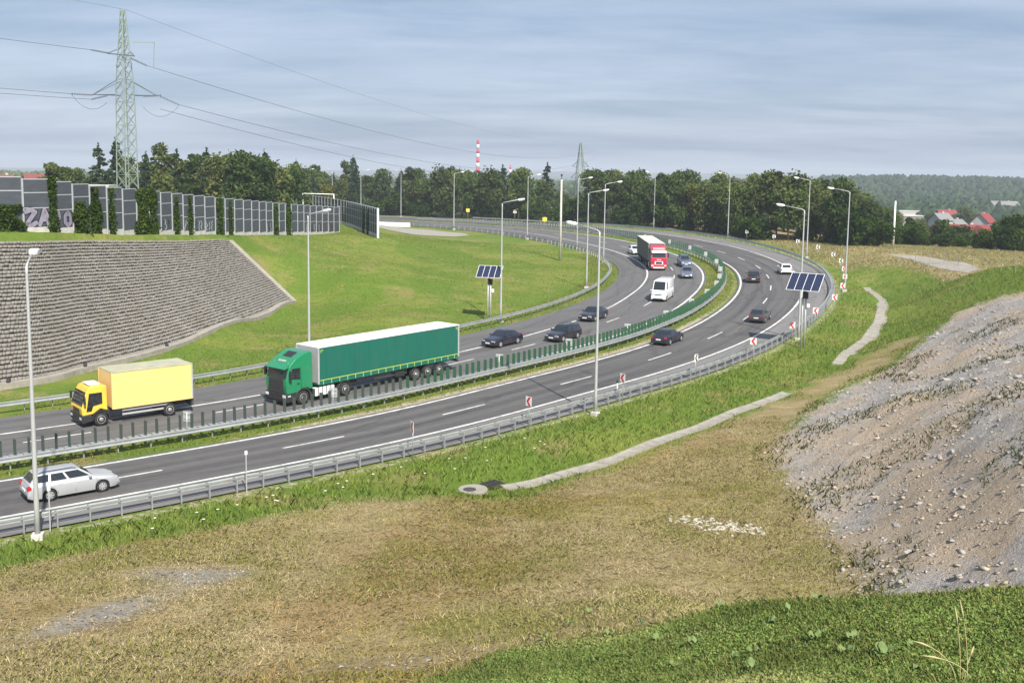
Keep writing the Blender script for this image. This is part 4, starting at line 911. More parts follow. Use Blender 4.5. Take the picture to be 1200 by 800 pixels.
def car(name, label, cat, s_, off, heading, L, Wd, prof, gh, roof, xf, xr, wr=.31, bodymat=None, panes=(.0, .36, .72, 1.), side='both', rails=False, group=None, rim='alloy', seams=(), zb=.21, tailm=None, plate_r=True, tumble=.76, dark_rear=True, light_z=(.58, .715), rake=0.0, loc=None):
    """prof: top line (x,z) of the lower body; gh: (xf0, xf1, xr1, xr0, zbelt)"""
    q = road_pt(s_, off) if loc is None else loc; rz = road_dir(s_)+(math.pi if heading < 0 else 0)+rake
    i = s_; sl = (float(road_pt(s_+2, off)[2])-float(road_pt(s_-2, off)[2]))/4*(1 if heading > 0 else -1)
    r = empty(name, tuple(q), rz, label, cat, group); r.rotation_euler = (0, -math.atan(sl), rz)
    hL = L/2; zt = lerp_tab(prof); ra = wr+.055
    def hw(x):
        t_ = max(0, (x-hL*.62)/(hL*.38)); u = max(0, (-x-hL*.66)/(hL*.34)); return Wd/2*(1-.16*t_**2.2-.10*u**2.2)
    xs = set(np.linspace(-hL, hL, 25).round(3)) | {round(hL-.03, 3), round(-hL+.03, 3)}
    for xw in (xf, xr): xs |= {round(xw+ra*math.cos(a), 3) for a in np.linspace(0, math.pi, 11)} | {round(xw-ra-.002, 3), round(xw+ra+.002, 3)}
    xs = sorted(xs)
    def zbot(x):
        for xw in (xf, xr):
            if abs(x-xw) < ra: return wr+math.sqrt(max(0, ra**2-(x-xw)**2))
        t_ = max(0, (abs(x)-hL*.9)/(hL*.1)); return zb+.10*t_
    secs = []
    for x in xs:
        h_ = hw(x); b = zbot(x); t_ = max(zt(x), b+.04); H_ = t_-b; zc = lambda f: max(b, zb+(t_-zb)*f)
        half = [(h_*.955, b), (h_*.985, max(b+.004, zc(.22))), (h_, max(b+.008, zc(.48))), (h_*.985, max(b+.012, zc(.76))), (h_*.95, max(b+.016, t_-.055)), (h_*.87, t_-.008), (h_*.55, t_+.012), (0, t_+.022)]
        secs.append([(x, y, z) for y, z in half]+[(x, -y, z) for y, z in reversed(half[:-1])])
    MB().loft(secs, closed=False, cap=False).add([], []).build('body', bodymat, r, True)
    for e_, sec in ((0, secs[0]), (1, secs[-1])): MB().add(sec, [tuple(range(len(sec)))]).build('end_panel', bodymat, r)
    # dark underbody fills the arches
    MB().box((0, 0, zb+.13), (L*.93, Wd*.74, .22)).box((xf, 0, wr+.05), (ra*2.1, Wd*.76, ra*1.5)).box((xr, 0, wr+.05), (ra*2.1, Wd*.76, ra*1.5)).build('underbody', M['dark'], r)
    xf0, xf1, xr1, xr0, zb0 = gh; w0 = hw((xf0+xr0)/2)*.93; w1 = Wd/2*tumble
    A = {'fl': (xf0, w0*.94, zb0-.03), 'fr': (xf0, -w0*.94, zb0-.03), 'rl': (xr0, w0*.95, zb0-.03), 'rr': (xr0, -w0*.95, zb0-.03), 'tfl': (xf1, w1*.95, roof-.04), 'tfr': (xf1, -w1*.95, roof-.04), 'trl': (xr1, w1*.95, roof-.05), 'trr': (xr1, -w1*.95, roof-.05)}
    V = [A[k] for k in ('fl', 'fr', 'rr', 'rl', 'tfl', 'tfr', 'trr', 'trl')]
    xm = (xf1+xr1)/2; V += [(xf1-.12, w1*.7, roof+.005), (xf1-.12, -w1*.7, roof+.005), (xr1+.1, -w1*.7, roof-.005), (xr1+.1, w1*.7, roof-.005), (xm, w1*.72, roof+.02), (xm, -w1*.72, roof+.02), (xm, w1*1.0, roof-.03), (xm, -w1*1.0, roof-.03), ((xf0+xr0)/2, w0, zb0-.03), ((xf0+xr0)/2, -w0, zb0-.03)]
    F_ = [(0, 1, 5, 4), (2, 3, 7, 6), (0, 4, 14, 16), (16, 14, 7, 3), (1, 17, 15, 5), (17, 2, 6, 15), (4, 5, 9, 8), (6, 7, 11, 10), (4, 8, 12, 14), (14, 12, 11, 7), (5, 15, 13, 9), (15, 6, 10, 13), (8, 9, 13, 12), (12, 13, 10, 11)]
    MB().add(V, F_).build('cabin', bodymat, r, True, .035, 2, .5)
    def pane(nm_, c00, c10, c11, c01, u0, u1, v0, v1, lift=.016, mt=None):
        c00, c10, c11, c01 = map(Vector, (c00, c10, c11, c01))
        def P(u, v): return (c00.lerp(c10, u)).lerp(c01.lerp(c11, u), v)
        n_ = (c10-c00).cross(c01-c00).normalized(); mid = P(.5, .5)
        if n_.dot(mid-Vector(((xf0+xr0)/2, 0, (zb0+roof)/2-.1))) < 0: n_ = -n_
        q_ = [P(u0, v0), P(u1, v0), P(u1, v1), P(u0, v1)]; top_ = [p+n_*lift for p in q_]; bot = [p-n_*.02 for p in q_]
        MB().add(top_+bot, [(0, 1, 2, 3), (0, 4, 5, 1), (1, 5, 6, 2), (2, 6, 7, 3), (3, 7, 4, 0)]).build(nm_, mt or M['glass'], r)
    pane('windscreen', A['fl'], A['fr'], A['tfr'], A['tfl'], .07, .93, .12, .93)
    if dark_rear: pane('rear_window', A['rl'], A['rr'], A['trr'], A['trl'], .09, .91, .22, .90)
    ml, mr_ = ((xf0+xr0)/2, w0, zb0-.03), ((xf0+xr0)/2, -w0, zb0-.03)
    for sg, (f_, rr_, tf, tr) in ((1, ('fl', 'rl', 'tfl', 'trl')), (-1, ('fr', 'rr', 'tfr', 'trr'))):
        for k in range(len(panes)-1):
            u0, u1 = panes[k]+.022, panes[k+1]-.022
            def S(u, v):
                a = Vector(A[f_]).lerp(Vector(A[rr_]), u); b = Vector(A[tf]).lerp(Vector(A[tr]), u); bul = .5-abs(u-.5)
                a.y += sg*bul*2*(w0*.055); b.y += sg*bul*2*(w1*.05); return a.lerp(b, v)
            lo_, hi_ = .17, .90; um = (u0+u1)/2
            q_ = [S(u0+(.03 if k == 0 else 0), lo_), S(um, lo_), S(u1, lo_), S(u1-(.0 if k < len(panes)-2 else .03), hi_), S(um, hi_), S(u0+(.05 if k == 0 else 0), hi_)]
            n_ = Vector((0, sg, .25)).normalized(); top_ = [p+n_*.022 for p in q_]; bot = [p-n_*.02 for p in q_]
            MB().add(top_+bot, [(0, 1, 4, 5), (1, 2, 3, 4)]+[(i_, i_+6, (i_+1) % 6+6, (i_+1) % 6) for i_ in range(6)]).build('side_window', M['glass'], r)
    for x in (xf, xr):
        for y in (Wd/2-.105, -Wd/2+.105): wheel(r, x, y, wr, .205, rim)
    z0, z1 = light_z
    for sg in (1, -1):
        g = MB(); yb = hw(hL-.12)*.93
        g.loft([[(hL-.035, sg*yb*.55, z0+.02), (hL-.05, sg*yb*.55, z1-.05), (hL-.16, sg*yb*.55, z1-.03)], [(hL-.09, sg*yb*.97, z0+.02), (hL-.11, sg*yb*.97, z1-.04), (hL-.24, sg*yb*.95, z1-.015)], [(hL-.32, sg*yb*1.075, z0+.05), (hL-.33, sg*yb*1.07, z1-.03), (hL-.38, sg*yb*1.03, z1-.01)]], closed=True)
        g.build('headlight', M['headlight'], r)
        zt_ = zt(-hL+.08)
        MB().box((-hL+.09, sg*hw(-hL+.1)*.88, zt_-.17), (.20, hw(0)*.26, .17)).build('tail_light', tailm or M['tail'], r, bevel=.02)
        MB().box((xf0-.28, sg*(Wd/2+.07), zb0+.05), (.14, .20, .13)).build('mirror', bodymat, r, bevel=.03)
    MB().box((hL-.045, 0, (z0+z1)/2-.055), (.06, Wd*.40, .085)).build('grille', M['dark'], r, bevel=.01)
    MB().box((hL-.02, 0, zb+.14), (.06, Wd*.62, .12)).build('air_intake', M['dark'], r, bevel=.01)
    MB().box((hL+.012, 0, zb+.27), (.03, .50, .11)).build('number_plate', M['plate'], r)
    MB().box((-hL-.008, 0, .62 if plate_r else .42), (.03, .50, .11)).build('number_plate', M['plate'], r)
    MB().box((-hL+.02, 0, zb+.16), (.07, Wd*.80, .10)).build('rear_valance', M['dark'], r, bevel=.01)
    for sx in seams:
        for sg in (1, -1): MB().bar((sx, sg*(hw(sx)+.001), zb+.12), (sx+.03, sg*(hw(sx)*.962), zt(sx)-.06), .012, .012).build('door_seam', M['dark'], r)
    for sx in seams[1:]:
        for sg in (1, -1): MB().box((sx+.16, sg*hw(sx)*.985, zt(sx)-.19), (.17, .03, .03)).build('door_handle', bodymat, r)
    if rails:
        for sg in (1, -1): MB().tube([(xf1-.15, sg*w1*.86, roof-.01), (xf1-.35, sg*w1*.86, roof+.05), (xr1+.3, sg*w1*.86, roof+.05), (xr1+.1, sg*w1*.86, roof-.02)], .02, 6).build('roof_rail', M['dark'], r, True)
    return r
silver = mat('silver_paint', (.50, .51, .53), .46, .45, coat=.15, var=.05, scale=2); black = paint('black_paint', (.012, .013, .02), .1, .22); navy = paint('navy_paint', (.014, .015, .030), .2, .25); grey = paint('graphite_paint', (.055, .055, .06), .4, .3)
whitep = paint('white_car_paint', (.74, .75, .76), 0, .3); bluep = paint('blue_grey_paint', (.12, .15, .24), .4, .3); blue2 = paint('steel_blue_paint', (.16, .18, .25), .4, .3)
def profile(L, nose=.66, hood=.80, cowl=.96, xc=.9, belt=.98, tail=.95, xt=-2.0): h = L/2; return [(h, .50), (h-.05, nose), (h-.30, hood), (xc, cowl), (0, belt), (xt, tail), (-h+.06, tail-.03), (-h+.02, .70), (-h, .52)]
car('silver_estate_car', 'silver estate car with roof rails driving right beside the outer guardrail', 'car', 87.4, -4.25, 1, 4.55, 1.76, profile(4.55, xc=.95, belt=.97, tail=1.0), (1.0, .28, -1.80, -2.18, .97), 1.46, 1.36, -1.24, .315, silver, (.0, .40, .70, 1.0), rails=True, seams=(1.02, .02, -.86), tumble=.74)
car('black_sedan', 'black saloon with bright headlights right behind the green lorry', 'car', 136.6, 11.0, -1, 4.6, 1.80, profile(4.6, tail=1.0), (.92, .20, -1.05, -1.85, .97), 1.45, 1.38, -1.32, .32, navy, (.0, .40, .80), group='cars on the far carriageway')
car('dark_estate_car', 'black estate car half hidden by the median slats', 'car', 143.3, 8.1, -1, 4.6, 1.80, profile(4.6, tail=1.0), (.95, .25, -1.85, -2.15, .98), 1.50, 1.38, -1.32, .32, black, (.0, .38, .68, 1.), rails=True, group='cars on the far carriageway')
car('black_sedan', 'black saloon behind the tall middle lamp post', 'car', 157.3, 11.4, -1, 4.75, 1.82, profile(4.75, tail=1.0), (.92, .20, -1.05, -1.85, .97), 1.45, 1.42, -1.36, .32, black, (.0, .40, .80), group='cars on the far carriageway')
car('white_car', 'small white car following the red lorry', 'car', 236, 11.5, -1, 4.1, 1.72, profile(4.1, tail=.95), (.80, .15, -1.3, -1.75, .95), 1.50, 1.22, -1.2, .30, whitep, (.0, .42, .8), group='cars on the far carriageway')
car('grey_blue_car', 'front one of two blue grey cars right of the white van', 'car', 200, 7.6, -1, 4.5, 1.80, profile(4.5, tail=1.0), (.9, .2, -1.5, -2.0, .98), 1.55, 1.35, -1.3, .32, blue2, (.0, .42, .8), group='cars on the far carriageway')
car('blue_suv', 'rear one of two blue grey cars, with a taller roof, beside the median', 'car', 215.2, 7.1, -1, 4.5, 1.85, profile(4.5, .78, .95, 1.08, .95, 1.08, 1.1), (.9, .3, -1.8, -2.15, 1.08), 1.72, 1.35, -1.3, .35, bluep, (.0, .4, .7, 1.), rails=True, group='cars on the far carriageway', light_z=(.68, .83))
car('black_sedan', 'black saloon seen from behind beside the median on the near road', 'car', 148.2, -1.05, 1, 4.5, 1.74, profile(4.5, tail=.99), (.90, .20, -1.05, -1.75, .96), 1.40, 1.33, -1.28, .31, navy, (.0, .42, .8), group='cars on the near carriageway')
car('grey_hatchback', 'dark grey hatchback seen from behind left of the solar panel', 'car', 164.6, -5.6, 1, 4.3, 1.78, profile(4.3, tail=.98), (.85, .15, -1.5, -1.98, .97), 1.47, 1.28, -1.25, .315, grey, (.0, .42, .82), group='cars on the near carriageway')
car('black_suv', 'black car with a high roof ahead in the inner lane of the near road', 'car', 195.8, -1.7, 1, 4.4, 1.84, profile(4.4, .76, .93, 1.05, .9, 1.05, 1.05), (.85, .2, -1.6, -2.05, 1.05), 1.62, 1.30, -1.28, .34, black, (.0, .42, .8), group='cars on the near carriageway', light_z=(.67, .81))
car('white_hatchback', 'white hatchback seen from behind crossing the outer edge line', 'car', 205, -6.9, 1, 4.2, 1.78, profile(4.2, tail=.97), (.8, .1, -1.5, -1.93, .96), 1.50, 1.24, -1.22, .31, whitep, (.0, .42, .82), group='cars on the near carriageway')
car('white_van', 'white delivery van with a high roof driving towards the viewer', 'van', 176.6, 8.55, -1, 5.6, 1.98, [(2.8, .55), (2.74, .92), (2.5, 1.12), (2.05, 1.28), (1.6, 1.30), (-2.6, 1.30), (-2.76, 1.2), (-2.8, .6)], (2.15, 1.42, -2.72, -2.78, 1.30), 2.52, 1.75, -1.75, .35, whitep, (.0, .20), rim='steel', dark_rear=False, light_z=(.88, 1.10), zb=.26, tumble=.86, tailm=M['tail'])

def place(s_, off, heading, name, label, cat, rake=0.0):
    q = road_pt(s_, off); rz = road_dir(s_)+(math.pi if heading < 0 else 0)+rake
    sl = (float(road_pt(s_+4, off)[2])-float(road_pt(s_-4, off)[2]))/8*(1 if heading > 0 else -1)
    r = empty(name, tuple(q), rz, label, cat); r.rotation_euler = (0, -math.atan(sl), rz); return r
def slab(p, n_, th): return [Vector(q)+Vector(n_)*th for q in p]
def pane3(r, name, pts, mt, n_, th=.012):
    k = len(pts); A_ = slab(pts, n_, th); B_ = slab(pts, n_, -.03)
    return MB().add(A_+B_, [tuple(range(k)), tuple(reversed(range(k, 2*k)))]+[((i+1) % k, i, i+k, (i+1) % k+k) for i in range(k)]).build(name, mt, r)
def cab_shell(r, prof, w, mt, nar=.0, bev=.10, name='cab'):
    """side outline (x,z) carried across the width, narrowed a little to the top"""
    zs_ = [z for _, z in prof]; zm, zM = min(zs_), max(zs_)
    secs = []
    for y in (-1, -.97, .97, 1):
        secs.append([(x, y*w/2*(1-nar*max(0, (z-zm)/(zM-zm)-.45)), z) for x, z in prof])
    return MB().loft(secs[1:3], closed=True).build(name, mt, r, False, bev, 3, .5)
# ---- green articulated lorry
gteal = paint('green_cab_paint', (.006, .205, .085), .0, .35); tarp = mat('green_tarpaulin', (.004, .115, .080), .55, var=.12, scale=.9, dirt=(.03, .10, .075), dirt_amt=.5, dscale=.7, bump=.35, bscale=2.2, stretch=(2.4, 1, .35))
def lorry(s_, off, label, name, cabm, sidem, roofm, frontm, art=0.0, red=False):
    r = place(s_, off, -1, name, label, 'lorry'); r.scale = (1.0 if red else 1.045, 1, 1)
    X0 = 8.25                                   # front bumper
    cab = [(X0-.10, .95), (X0, 1.55), (X0-.02, 1.95), (X0-.30, 2.85), (X0-.40, 3.02), (X0-.85, 3.38), (X0-1.55, 3.72), (X0-2.15, 3.80), (X0-2.28, 3.70), (X0-2.28, 1.05), (X0-1.95, 1.05), (X0-1.90, 1.15), (X0-1.35, 1.22), (X0-.92, .95)]
    cab_shell(r, cab, 2.46, cabm, .10, .10)
    MB().prism([(X0-.02, .32), (X0+.05, .50), (X0+.05, .96), (X0-.6, .98), (X0-.75, .92), (X0-.80, .36)], -1.22, 1.22).build('bumper', M['dark'] if not red else cabm, r, bevel=.06, seg=3)
    ys = (1.02, -1.02)
    pane3(r, 'windscreen', [(X0-.045, -1.06, 2.02), (X0-.045, 1.06, 2.02), (X0-.285, 1.02, 2.78), (X0-.285, -1.02, 2.78)], M['glass'], Vector((.96, 0, .28)), .03)
    MB().prism([(X0-.30, 2.80), (X0+.10, 2.72), (X0+.12, 2.78), (X0-.36, 3.06)], -1.12, 1.12).build('sun_visor', cabm if not red else M['sign_white'], r, bevel=.02)
    for k in range(6 if not red else 3):
        MB().box((X0+.012, 0, 1.06+k*(.155 if not red else .13)), (.07, 1.55 if not red else 1.0, .085)).build('grille_bar', M['chassis'], r, bevel=.015)
    if not red: MB().box((X0-.01, 0, 1.48), (.04, 1.66, 1.02)).build('grille_panel', M['dark'], r, bevel=.02)
    else:
        MB().box((X0+.0, 0, 1.12), (.05, 1.3, .62)).build('grille_panel', M['sign_white'], r, bevel=.02); MB().box((X0+.035, 0, 1.20), (.03, .95, .34)).build('grille_mesh', M['dark'], r)
        MB().box((X0+.02, 0, .46), (.08, 1.7, .20)).build('lower_grille', M['sign_white'], r, bevel=.02)
        for k, y in enumerate((-.22, 0, .22)): MB().box((X0+.02, y, 1.70), (.03, .15, .13)).build('badge_letter', M['sign_white'], r)
    for sg in (1, -1):
        MB().box((X0+.02, sg*.98, .78), (.10, .36, .22)).build('headlight', M['headlight'], r, bevel=.03)
        MB().box((X0-.22, sg*1.215, .80), (.26, .03, .10)).build('indicator', M['headlight'], r)
        yy = sg*1.20
        pane3(r, 'side_window', [(X0-.30, yy*.985, 2.02), (X0-1.18, yy*.985, 1.90), (X0-1.18, yy*.955, 2.72), (X0-.52, yy*.955, 2.72)], M['glass'], Vector((0, sg, .05)), .03)
        mrr = MB().box((X0-.20, sg*1.46, 2.34), (.16, .20, .62)).bar((X0-.25, sg*1.2, 2.62), (X0-.2, sg*1.46, 2.6), .05).build('mirror', M['dark'], r, bevel=.03)
        MB().box((X0-1.0, sg*1.235, 1.62), (.20, .03, .06)).build('door_handle', M['dark'], r)
        MB().bar((X0-1.24, sg*1.232, 1.2), (X0-1.24, sg*1.19, 2.75), .018, .018).build('door_seam', M['dark'], r)
        # wheel arch and steps
        MB().loft([[(X0-1.42+.62*math.cos(a), sg*1.00, .52+.62*math.sin(a)), (X0-1.42+.62*math.cos(a), sg*1.24, .52+.62*math.sin(a)), (X0-1.42+.70*math.cos(a), sg*1.24, .52+.70*math.sin(a)), (X0-1.42+.70*math.cos(a), sg*1.00, .52+.70*math.sin(a))] for a in np.linspace(.15, math.pi-.1, 12)], closed=True).build('wheel_arch', M['chassis'], r)
        MB().box((X0-.72, sg*1.12, .55), (.30, .22, .28)).build('step', M['dark'], r, bevel=.02)
    if not red:
        hp = [(X0-.95, 3.43), (X0-1.50, 3.70)]
        MB().bar((hp[0][0], 0, hp[0][1]+.02), (hp[1][0], 0, hp[1][1]+.02), .95, .05).build('roof_hatch', M['dark'], r, bevel=.02)
        for k, y in enumerate((-.34, -.12, .10, .32)):
            MB().bar((X0-.50, y, 3.16), (X0-.62, y+.06, 3.25), .12, .02).build('visor_mark', M['sign_white'], r)
        for y in (-.8, .8): MB().box((X0-.52, y, 3.08), (.07, .10, .07)).build('marker_lamp', M['headlight'], r)
    else:
        MB().prism([(X0-.55, 3.12), (X0-.35, 3.14), (X0-.6, 3.55), (X0-.8, 3.5)], -.95, .95).build('roof_spoiler', cabm, r, bevel=.03)
    # chassis, tanks
    MB().box((X0-4.1, 0, .80), (5.6, .95, .28)).build('chassis', M['chassis'], r); MB().box((X0-4.6, 0, 1.08), (1.0, 1.3, .14)).build('fifth_wheel', M['chassis'], r)
    for sg in (1, -1):
        for k in range(5 if not red else 2):
            MB().box((X0-2.62-k*.36, sg*1.02, .70), (.27, .42, .62)).build('tank_section', M['white'] if k % 2 == 0 or True else M['chassis'], r, bevel=.06, seg=3)
        MB().box((X0-3.3, sg*.98, .70), (1.9, .36, .52)).build('tank', M['chassis'], r, bevel=.03)
    for x in (X0-1.42, X0-5.15):
        for sg in (1, -1): wheel(r, x, sg*1.06, .50, .32 if x > 5 else .5, 'steel')
    MB().loft([[(X0-5.15+.60*math.cos(a), y, .50+.60*math.sin(a)) for y in (-1.22, 1.22)]+[(X0-5.15+.64*math.cos(a), y, .50+.64*math.sin(a)) for y in (1.22, -1.22)] for a in np.linspace(.2, math.pi-.2, 10)], closed=True).build('mudguard', M['chassis'], r)
    # trailer
    xf_, xb_ = X0-2.75, X0-17.1
    tb = MB().box(((xf_+xb_)/2, 0, 2.62), (xf_-xb_, 2.50, 2.62)).build('trailer_body', sidem, r, bevel=.015)
    MB().box(((xf_+xb_)/2, 0, 3.955), (xf_-xb_+.06, 2.57, .07)).build('trailer_roof', roofm, r, bevel=.02)
    MB().box((xf_+.015, 0, 2.62), (.06, 2.44, 2.56)).build('front_wall', frontm, r)
    for x in (xf_, xb_+.05):
        for sg in (1, -1): MB().box((x, sg*1.235, 2.60), (.14, .08, 2.66)).build('corner_post', M['pole'], r)
    MB().box(((xf_+xb_)/2, 0, 1.24), (xf_-xb_, 2.54, .16)).build('trailer_frame', sidem, r, bevel=.01)
    for sg in (1, -1):
        for k in range(10): MB().box((xf_-.75-k*1.32, sg*1.252, 2.66), (.05, .016, 2.3)).build('curtain_pole', sidem, r, bevel=.006)
        if not red:
            MB().box(((xf_+xb_)/2, sg*1.262, 1.52), (xf_-xb_-.25, .012, .05)).build('edge_strip', M['lime'], r)
            for k in range(19):
                x = xf_-.4-k*.745; MB().box((x, sg*1.268, 1.36), (.045, .014, .34)).build('curtain_strap', M['lime'], r)
            for x, dx_ in ((xf_-.22, -.16), (xb_+.22, .16)):
                MB().box((x+dx_/2, sg*1.262, 3.74), (.24, .012, .05)).box((x, sg*1.262, 3.66), (.05, .012, .2)).build('reflector_corner', M['lime'], r)
        MB().box(((xf_+xb_)/2+.2, sg*1.10, .80), (3.4, .04, .10)).box(((xf_+xb_)/2+.2, sg*1.10, 1.02), (3.4, .04, .10)).build('side_guard', M['chassis'], r)
    MB().box(((xf_+xb_)/2, .55, 1.04), (xf_-xb_-1., .16, .26)).box(((xf_+xb_)/2, -.55, 1.04), (xf_-xb_-1., .16, .26)).build('trailer_beam', M['chassis'], r)
    for x in (xb_+2.2, xb_+3.5, xb_+4.8):
        for sg in (1, -1): wheel(r, x, sg*1.06, .50, .34, 'steel')
    for sg in (1, -1):
        MB().box((xf_-3.0, sg*.8, .72), (.16, .16, .72)).build('landing_leg', M['chassis'], r); MB().box((xb_+6.4, sg*.95, .80), (.9, .35, .45)).build('pallet_box', M['dark'], r)
    MB().box((xb_+.06, 0, .95), (.14, 2.4, .18)).build('rear_bumper', M['chassis'], r)
    for sg in (1, -1): MB().box((xb_+.0, sg*.95, .96), (.06, .45, .15)).build('tail_light', M['tail'], r)
    MB().box((xb_-.01, 0, 2.6), (.04, 2.46, 2.5)).build('rear_door', M['white'], r)
    return r
M['lime'] = mat('lime_webbing', (.42, .55, .10), .6)
tarp_roof = mat('white_tarpaulin', (.78, .78, .76), .6, var=.06, scale=1.2, dirt=(.5, .48, .44), dirt_amt=.3)
lorry(114.9, 7.35, 'green articulated lorry with a green curtain trailer and white roof', 'articulated_lorry', gteal, tarp, tarp_roof, M['pole'])
redp = paint('red_cab_paint', (.52, .022, .055), 0, .35); greyt = mat('grey_tarpaulin', (.085, .095, .09), .6, var=.1, scale=.8, bump=.3, bscale=2, stretch=(2.4, 1, .35)); cream = mat('cream_roof', (.60, .55, .46), .7, var=.1, scale=1)
lorry(217.5, 12.1, 'red articulated lorry with a grey trailer rounding the bend towards the viewer', 'articulated_lorry', redp, greyt, cream, M['chassis'], red=True)
# ---- yellow box lorry
yel = paint('yellow_cab_paint', (.80, .52, .06), 0, .4); ybox = mat('yellow_box_panel', (.78, .59, .20), .5, var=.06, scale=.6, dirt=(.55, .40, .17), dirt_amt=.5, dscale=.5); ybf = mat('faded_yellow_panel', (.74, .52, .22), .55, var=.05)
r = place(95.6, 9.95, -1, 'box_lorry', 'yellow box lorry with a grey roof driving left in front of the paved slope', 'lorry')
X0 = 3.45
cab_shell(r, [(X0-.06, .80), (X0, 1.25), (X0-.30, 2.25), (X0-.52, 2.58), (X0-.95, 2.68), (X0-1.62, 2.66), (X0-1.66, 2.5), (X0-1.66, .95), (X0-1.55, 1.02), (X0-1.2, 1.15), (X0-.72, .85)], 2.22, yel, .10, .09)
MB().prism([(X0-.04, .30), (X0+.04, .45), (X0+.03, .84), (X0-.62, .84), (X0-.70, .40)], -1.13, 1.13).build('bumper', M['dark'], r, bevel=.05)
pane3(r, 'windscreen', [(X0-.055, -1.0, 1.42), (X0-.055, 1.0, 1.42), (X0-.33, .97, 2.32), (X0-.33, -.97, 2.32)], M['glass'], Vector((.96, 0, .28)), .02)
MB().box((X0-1.0, 0, 2.72), (.75, 1.1, .10)).build('roof_panel', M['white'], r, bevel=.03)
for k in range(3): MB().box((X0+.0, 0, .98+k*.12), (.05, 1.2, .05)).build('grille_bar', M['dark'], r)
for sg in (1, -1):
    pane3(r, 'side_window', [(X0-.30, sg*1.10, 1.08), (X0-.62, sg*1.10, 1.08), (X0-.72, sg*1.10, 1.42), (X0-1.32, sg*1.10, 1.52), (X0-1.32, sg*1.06, 2.24), (X0-.50, sg*1.06, 2.24)], M['glass'], Vector((0, sg, .05)), .022)
    MB().box((X0-.12, sg*1.32, 1.85), (.12, .18, .46)).bar((X0-.25, sg*1.05, 2.1), (X0-.12, sg*1.3, 2.05), .04).build('mirror', M['dark'], r, bevel=.02)
    MB().box((X0+.03, sg*.88, .62), (.06, .34, .16)).build('headlight', M['headlight'], r, bevel=.02)
    MB().box((X0-1.42, sg*1.10, 1.02), (.16, .03, .08)).build('door_handle', M['dark'], r)
    MB().loft([[(X0-1.22+.52*math.cos(a), sg*y, .45+.52*math.sin(a)) for y in (.85, 1.13)]+[(X0-1.22+.60*math.cos(a), sg*y, .45+.60*math.sin(a)) for y in (1.13, .85)] for a in np.linspace(.1, math.pi-.1, 10)], closed=True).build('wheel_arch', M['dark'], r)
    for z in (.58, .86): MB().box((-.75, sg*1.08, z), (3.2, .04, .13)).build('side_guard', M['pole'], r, bevel=.01)
    for x in (.8, -2.3): MB().box((x, sg*1.04, .74), (.06, .04, .5)).build('guard_bracket', M['chassis'], r)
xa, xb_ = X0-1.95, -3.95; mx_ = (xa+xb_)/2; lx = xa-xb_
MB().box((mx_, 0, 2.25), (lx, 2.44, 2.36)).build('box_body', ybox, r, bevel=.01)
MB().box((mx_, 0, 3.46), (lx+.04, 2.49, .07)).build('box_roof', mat('dusty_roof', (.38, .37, .26), .8, var=.15, scale=1.2), r, bevel=.01)
MB().box((xa+.01, 0, 2.25), (.05, 2.36, 2.30)).build('front_wall', ybf, r)
for x in (xa, xb_):
    for sg in (1, -1): MB().box((x, sg*1.2, 2.25), (.10, .08, 2.42)).build('corner_post', M['pole'] if x < 0 else ybf, r)
for sg in (1, -1): MB().box((mx_, sg*1.225, 1.07), (lx, .05, .10)).build('floor_rail', ybf, r)
MB().box((mx_+.6, 0, .88), (lx+1.4, .86, .26)).build('chassis', M['chassis'], r); MB().box((xb_-.05, 0, 1.0), (.14, 2.2, 1.0)).build('tail_lift', M['chassis'], r)
MB().box((xb_+.9, 0, .72), (1.0, 1.5, .2)).build('rear_underrun', M['chassis'], r)
for x in (X0-1.22, -2.35):
    for sg in (1, -1): wheel(r, x, sg*.98, .44, .28 if x > 0 else .44, 'steel')
# ------------------------------------------------------------------ trees
M['leaf_a'] = leafmat('broadleaf_a', (.030, .062, .016), (.140, .178, .050), .22)
M['leaf_b'] = leafmat('broadleaf_b', (.040, .066, .018), (.165, .188, .058), .22)
M['leaf_c'] = leafmat('broadleaf_yellow', (.060, .070, .010), (.16, .16, .03), .25)
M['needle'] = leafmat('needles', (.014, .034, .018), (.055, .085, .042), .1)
M['shrub'] = leafmat('shrub_leaf', (.014, .036, .007), (.07, .11, .02), .22)
def crown_broad(seed, n, h, w, lobes_, base=.22, leaf=.42, mt='leaf_a'):
    r = np.random.default_rng(seed); P = []; T_ = []
    cen = []
    for k in range(lobes_):
        f = r.uniform(0, 1); a = r.uniform(0, 2*math.pi); zz = base*h+(1-base)*h*(.12+.80*f); rad = w/2*math.sqrt(max(.05, 1-((f-.38)/.72)**2))
        d = rad*r.uniform(.25, .72); cen.append((d*math.cos(a), d*math.sin(a), zz, w*r.uniform(.13, .25)))
    cen.append((0, 0, h*.55, w*.30)); cen.append((0, 0, h*.82, w*.2))
    wt = np.array([c[3]**2 for c in cen]); wt /= wt.sum(); pick = r.choice(len(cen), n, p=wt)
    C_ = np.array(cen)[pick]; d = r.normal(size=(n, 3)); d /= np.linalg.norm(d, axis=1)[:, None]; rad = C_[:, 3]*(r.uniform(.45, 1.0, n)**.5)*(1+.18*r.normal(size=n))
    p = C_[:, :3]+d*rad[:, None]*np.array([1, 1, .85]); p[:, 2] = np.maximum(p[:, 2], h*.07)
    V, Fc = leaf_cloud(p, leaf, r); lt = r.normal(0, .16, len(cen))[pick]
    tone = np.clip(.45+lt+r.normal(0, .16, n), 0, 1)
    me = npmesh('crown', V, Fc, M[mt]); fattr(me, 'tone', np.repeat(tone, 4)); return me, cen
